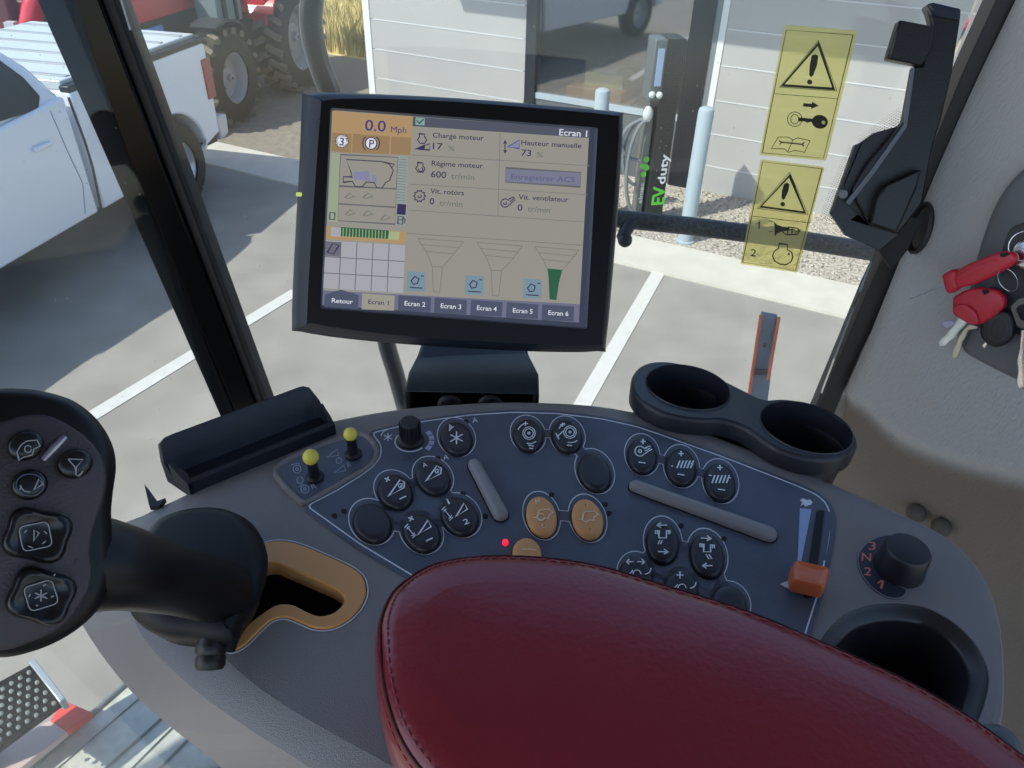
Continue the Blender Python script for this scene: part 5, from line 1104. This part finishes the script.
def wheel(c, ax, R_, w, rim_r, par, lugs=0, name='wheel', rimm=None, tm=None):
    ax = Vector(ax).normalized(); mb = MB()
    mb.lathe(c-ax*w/2, ax, [(rim_r, .0), (rim_r*1.12, -.0), (R_*.93, w*.02), (R_, w*.12), (R_, w*.88), (R_*.93, w*.98), (rim_r*1.12, w), (rim_r, w)], 40, cap=False)
    t = mb.build(name+'_tyre' if 0 else 'tyre', tm or mat('tyre_rubber', (50, 44, 38), .85, bump=.5, bscale=60), par, 40)
    if lugs:
        x = ax.orthogonal().normalized(); y = ax.cross(x); mb = MB()
        for k in range(lugs):
            for sd in (-1, 1):
                q = 2*math.pi*(k+.5*(sd > 0))/lugs; rd = x*math.cos(q)+y*math.sin(q); tg_ = y*math.cos(q)-x*math.sin(q); d_ = (ax*sd*.9+tg_*.45).normalized()
                mb.box(c+rd*(R_+.006)+ax*sd*w*.27, w*.56, R_*.11, .07, (d_, rd.cross(d_), rd))
        mb.build('tyre_lugs', mat('lug_rubber', (112, 102, 88), .9), t, 30)
    mb = MB(); mb.lathe(c-ax*w*.42, ax, [(rim_r*1.02, 0), (rim_r*.94, 0), (rim_r*.90, w*.10), (rim_r*.85, w*.25), (rim_r*.4, w*.40), (.03, w*.42)], 32, cap=False)
    mb.lathe(c+ax*w*.42, -ax, [(rim_r*1.02, 0), (rim_r*.95, 0), (rim_r*.90, w*.06), (rim_r*.80, w*.40), (rim_r*.48, w*.46), (rim_r*.42, w*.30), (rim_r*.16, w*.26), (rim_r*.14, w*.12), (.02, w*.10)], 32, cap=False)
    mb.build('rim', rimm or mat('rim_silver', (190, 192, 198), .3, metal=.6), par, 40)
for q in (wr+.02, -3.75):
    for n in (-.13, -1.77):
        wp = empty('x', tp(q, n, .0)); bpy.data.objects.remove(wp)
        wheel(tp(q, n, .40), NX, .40, .25, .24, truck)
mb = MB(); mb.box(tp(wr+.02, -.95, .5), .9, 1.3, .5, (QX, NX, ZX)); mb.box(tp(-1.8, -.95, .5), 3.9, 1.5, .2, (QX, NX, ZX)); mb.build('chassis', TB, truck)

# ================================================================== red tractor
RO = Vector((-3.42, 9.65, 0))
def rp(q, n, z): return RO+QX*q+NX*n+ZX*z
trac = empty('farm_tractor', rp(.9, -.8, 0), 'red farm tractor with lugged tyres parked beyond the pickup truck', 'tractor')
TR_ = mat('tractor_red', (200, 36, 48), .3, coat=.5); TRD = mat('tractor_dark', (40, 40, 42), .5)
RIMG = mat('rim_grey', (150, 152, 158), .45)
for n in (-.15, -1.75): wheel(rp(0, n, .54), NX, .52, .30, .29, trac, 18, rimm=RIMG)
for n in (-.14, -1.86): wheel(rp(1.72, n, .68), NX, .66, .40, .42, trac, 22, rimm=RIMG)
def rbox(q0, q1, n0, n1, z0, z1, name, m, bevel=.02):
    mb = MB(); mb.box(rp((q0+q1)/2, (n0+n1)/2, (z0+z1)/2), q1-q0, n1-n0, z1-z0, (QX, NX, ZX)); return mb.build(name, m, trac, bevel=bevel)
mb = MB(); hp = [(-1.05, 1.22), (-1.12, 1.32), (-1.0, 1.45), (-.3, 1.58), (1.0, 1.66), (1.0, 1.22)]
mb.loops([[rp(q, -.62, z) for q, z in hp], [rp(q, -1.30, z) for q, z in hp]]); mb.build('hood', TR_, trac, bevel=.05)
rbox(-1.05, 1.0, -1.25, -.68, .62, 1.23, 'engine_block', TRD); rbox(-1.25, -.9, -1.35, -.58, .45, .95, 'front_weights', TRD)
rbox(-.9, .95, -1.6, -.3, .45, .60, 'axle', TRD)
def fender(cq, cz, r, n0, n1, a0, a1, name, m):
    mb = MB(); o_ = arch(cq, r+.03, cz, a0, a1, 12); i_ = arch(cq, r, cz, a1, a0, 12); P = o_+i_
    A0 = [rp(q, n0, z) for q, z in P]; B0 = [rp(q, n1, z) for q, z in P]; mb.loops([A0, B0]); return mb.build(name, m, trac, bevel=.008)
fender(0, .54, .62, -.34, .0, 50, 112, 'front_fender', TRD); fender(1.72, .68, .76, -.50, .02, 10, 150, 'rear_fender', TR_); fender(1.72, .68, .76, -2.1, -1.5, 10, 150, 'rear_fender', TR_)
rbox(.25, .80, -.55, -.25, 1.05, 1.7, 'step_ladder', mat('step_grey', (120, 132, 130), .5)); rbox(.35, .42, -.56, -.22, 1.06, 1.6, 'ladder_rail', TRD, .004); rbox(.62, .66, -.56, -.22, 1.06, 1.6, 'ladder_rail', TRD, .004); rbox(.5, 1.3, -1.3, -.3, .3, 1.0, 'transmission', TRD)
rbox(1.1, 1.5, -1.5, -.1, .9, 1.5, 'side_tank', TR_); rbox(1.0, 2.6, -1.55, -.45, .9, 1.5, 'cab_base', TRD)
mb = MB()
for q in (1.05, 2.55):
    for n in (-.48, -1.52): mb.box(rp(q, n, 2.0), .07, .07, 1.1, (QX, NX, ZX))
mb.build('cab_posts', TRD, trac); rbox(.95, 2.7, -1.65, -.35, 2.5, 2.65, 'cab_roof', TR_, .05)
rbox(1.09, 2.5, -1.5, -.5, 1.5, 2.5, 'cab_glass', TG, 0)
rbox(-.7, -.35, -.64, -.60, 1.06, 1.16, 'model_plate', mat('plate_blue', (110, 150, 210), .4), .004)

# ================================================================== red implement at far left
IO = gz(20, 36, .9); 
imp = empty('red_implement', Vector((IO.x, IO.y, 0)), 'red farm implement with curved pipe and pale tank at the upper left', 'farm implement')
def ip(x, y, d=0, k=1.0): return hit(x, y, (0, IO.y+d, 0), (0, -1, 0))
mb = MB(); mb.tube([ip(31, 40), ip(30, 25), ip(33, 8), ip(38, -8, .1), ip(50, -18, .3), ip(70, -20, .5)], .12, 16); mb.build('curved_pipe', TR_, imp, 60)
mb = MB(); mb.lathe(ip(31, 28), (ip(30, 24)-ip(31, 30)).normalized(), [(.14, 0), (.14, .04)], 16); mb.lathe(ip(31, 35), (ip(30, 24)-ip(31, 30)).normalized(), [(.15, 0), (.15, .05)], 16); mb.build('pipe_flange', mat('dull_red', (120, 46, 50), .5), imp)
mb = MB(); mb.lathe(ip(14, -10, .9), (ip(14, 16, .9)-ip(14, -10, .9)).normalized(), [(.05, -.2), (.28, -.15), (.30, .0), (.26, .35), (.12, .5), (.05, .52)], 24); mb.build('pale_tank', mat('tank_pale', (196, 188, 172), .4), imp, 60)
mb = MB(); mb.box(ip(22, 34), .35, .3, .16); mb.box(ip(8, 26, .2), .28, .3, .55); mb.box(ip(4, 18, .5), .5, .3, .10); mb.box(Vector((IO.x, IO.y, .5)), .9, .5, .9); mb.build('implement_frame', TR_, imp, bevel=.03)
mb = MB(); mb.box(ip(13, 30, -.2), .12, .1, .18); mb.build('pale_plate', mat('plate_grey', (190, 190, 190), .4), imp)
mb = MB(); mb.box(ip(8, 12, .1), .18, .25, .5); mb.box(ip(46, 16, .6), .7, .3, .4); mb.build('pump_body', mat('dark_maroon', (86, 40, 44), .5), imp, bevel=.03)

# ================================================================== outside the glass: mirror arm, rail, marker post
TUB = mat('black_tube', (30, 36, 44), .3, coat=.4)
def yy(x, y, Y): return hit(x, y, (0, Y, 0), (0, -1, 0))
mp = [(322, -60), (315, -25), (312, 0), (311, 20), (314, 45), (322, 72), (331, 95), (345, 150), (362, 230), (378, 300), (387, 345), (396, 375), (408, 420), (420, 470)]
mb = MB(); mb.tube(smooth([tuple(yy(x, y, 1.12)) for x, y in mp], 4, False), .0155, 14)
o = mb.build('mirror_arm', TUB, None, 60, loc=yy(400, 420, 1.12)); tag(o, 'curved dark steel mirror arm tube passing behind the monitor', 'mirror arm')
mb = MB(); p0, p1 = yy(600, 217, 1.10), yy(690, 226, 1.08); p2 = yy(800, 240, 1.05); p3 = yy(900, 256, 1.02)
rail = empty('grab_rail', p0, 'dusty black grab rail running outside the window below the yellow labels', 'rail')
mb.tube([p0, p1, p2, p3, yy(960, 266, 1.0)], .0135, 14); mb.build('rail_tube', mat('dusty_black', (44, 44, 46), .5, noise=.5, nscale=260, col2=(88, 88, 88)), rail, 60)
mb = MB(); mb.tube([yy(640, 217, 1.1), yy(628, 226, 1.08), yy(622, 238, 1.06)], [.010, .011, .009], 12); mb.sphere(yy(625, 240, 1.06), .011, 14); mb.build('rail_knob', BLK, rail, 60)
mpst = empty('marker_plate', yy(757, 420, 1.5), 'grey upright marker plate with orange edges outside behind the cup holder', 'marker plate')
mb = MB(); a0, a1 = yy(762, 315, 1.5), yy(778, 318, 1.5); b0, b1 = yy(745, 430, 1.42), yy(764, 432, 1.42)
mb.loops([[a0, a1, b1, b0], [p+Vector((0, .012, .004)) for p in (a0, a1, b1, b0)]]); mb.build('plate_face', mat('marker_grey', (98, 112, 130), .4, noise=.15, nscale=40), mpst, bevel=.002)
for (x0, y0, x1, y1) in ((761, 315, 749, 395), (779, 317, 768, 380)):
    mb = MB(); mb.tube([yy(x0, y0, 1.498), yy((x0+x1)/2, (y0+y1)/2, 1.47), yy(x1, y1, 1.44)], .004, 8); mb.build('orange_edge', mat('marker_orange', (222, 104, 60), .5), mpst, 60)
mb = MB(); pb_ = (b0+b1)/2; mb.box(Vector((pb_.x, pb_.y+.006, pb_.z/2)), .03, .03, pb_.z); mb.build('marker_post', mat('marker_grey', (98, 112, 130)), mpst)
mb = MB(); mb.sphere(yy(765, 345, 1.46), .006, 10); mb.box(yy(761, 372, 1.45), .028, .004, .014); mb.build('plate_bolt', TB, mpst)

# ================================================================== deck, tread and red shield at the lower left
def dz(x, y, z): return gz(x, y, z)
DK = mat('galvanised_deck', (206, 206, 192), .45, metal=.1, noise=.12, nscale=40, bump=.3, bscale=300)
deck = empty('platform_deck', dz(160, 768, 1.40), 'galvanised ribbed platform deck outside the glass at the lower left', 'deck')
P = [(133, 677), (235, 757), (300, 900), (0, 900), (-10, 800)]
def zslab(P, z0, z1, name, m, par, bevel=0):
    mb = MB(); mb.loops([[Vector((*dz(x, y, z1)[:2], z0)) for x, y in P], [dz(x, y, z1) for x, y in P]]); return mb.build(name, m, par, 30, bevel=bevel)
zslab([(133, 677), (340, 800), (420, 960), (-40, 960), (-40, 828)], 1.36, 1.40, 'deck_plate', DK, deck)
for (x0, y0, x1, y1), r in (((131, 680, -20, 812), .007), ((163, 717, 70, 800), .003), ((178, 722, 100, 800), .002), ((189, 738, 130, 800), .003), ((144, 694, 50, 775), .0015)):
    a, b = dz(x0, y0, 1.402), dz(x1, y1, 1.402); mb = MB(); mb.tube([a, b], r, 8); mb.build('deck_rib', mat('rib_metal', (140, 146, 142), .4, metal=.5), deck, 60)
tr_ = empty('step_tread', dz(30, 710, 1.62), 'black studded grip tread step with silver rim at the bottom left corner', 'step tread')
tread = [(32, 664), (62, 703), (-10, 756), (-60, 720), (-8, 686)]
zslab(tread, 1.59, 1.60, 'tread_plate', mat('tread_black', (8, 8, 8), .7, spec=.1), tr_)
a, b = dz(33, 663, 1.6), dz(64, 703, 1.6); mb = MB(); d = (b-a).normalized(); n = Vector((d.y, -d.x, 0)); mb.box((a+b)/2+n*-.0+ZX*-.005, (b-a).length, .012, .03, (d, n, ZX)); mb.build('tread_rim', mat('rim_bright', (196, 200, 196), .3, metal=.6), tr_, bevel=.002)
mb = MB(); o0 = dz(30, 668, 1.6); e1 = (dz(60, 705, 1.6)-o0).normalized(); e2 = (dz(-8, 692, 1.6)-o0).normalized()
Lx = (dz(60, 705, 1.6)-o0).length
for i in range(7):
    for j in range(10):
        c = o0+e1*(Lx*(i+.6)/7.2)+e2*(.006+.0165*(j+.5*(i % 2))); mb.lathe(c, ZX, [(.0042, 0), (.0036, .005), (.0022, .0065), (.0018, .003)], 8)
mb.build('tread_studs', mat('stud_bright', (214, 214, 208), .35, metal=.5), tr_, 60)
c_ = dz(-50, 725, 1.59); mb = MB(); mb.box(Vector((c_.x, c_.y, .795)), .05, .05, 1.59); mb.build('tread_post', BLK, tr_)
sh = empty('red_shield', dz(70, 715, 1.45), 'bright red plate corner between the grip tread and the deck', 'shield')
zslab([(63, 700), (92, 712), (67, 731), (50, 720)], 1.43, 1.45, 'shield_plate', mat('shield_red', (226, 74, 66), .5), sh, .002)
zslab([(50, 720), (67, 731), (0, 785), (-30, 790), (-30, 760)], 1.43, 1.448, 'shield_beige', mat('shield_pink', (206, 180, 172), .5), sh, .002)

# ================================================================== light
wd_ = bpy.data.worlds.new('sky'); SC.world = wd_; wd_.use_nodes = True; nt = wd_.node_tree
sky = nt.nodes.new('ShaderNodeTexSky'); sky.sky_type = 'NISHITA'; sky.sun_disc = False; sky.sun_elevation = math.radians(50); sky.sun_rotation = math.radians(-120); sky.air_density = 1.0; sky.dust_density = 1.0
bgn = nt.nodes['Background']; bgn.inputs[1].default_value = SKY_STR; nt.links.new(sky.outputs[0], bgn.inputs[0])
sd = Vector((-.87, -.5, 1.19)).normalized()
su = bpy.data.lights.new('sun', 'SUN'); su.energy = SUN_E; su.angle = math.radians(.6); su.color = (1, .93, .82)
so = bpy.data.objects.new('sun', su); COL.objects.link(so); so.rotation_euler = sd.to_track_quat('Z', 'Y').to_euler(); so.location = (0, 0, 10)
vs_ = SC.view_settings; vs_.view_transform = 'Standard'; vs_.look = 'None'; vs_.gamma = 1; vs_.use_curve_mapping = False; vs_.exposure = EXPO
SC.display_settings.display_device = 'sRGB'
SC.cycles.use_denoising = True; SC.cycles.max_bounces = 8; SC.cycles.transparent_max_bounces = 12
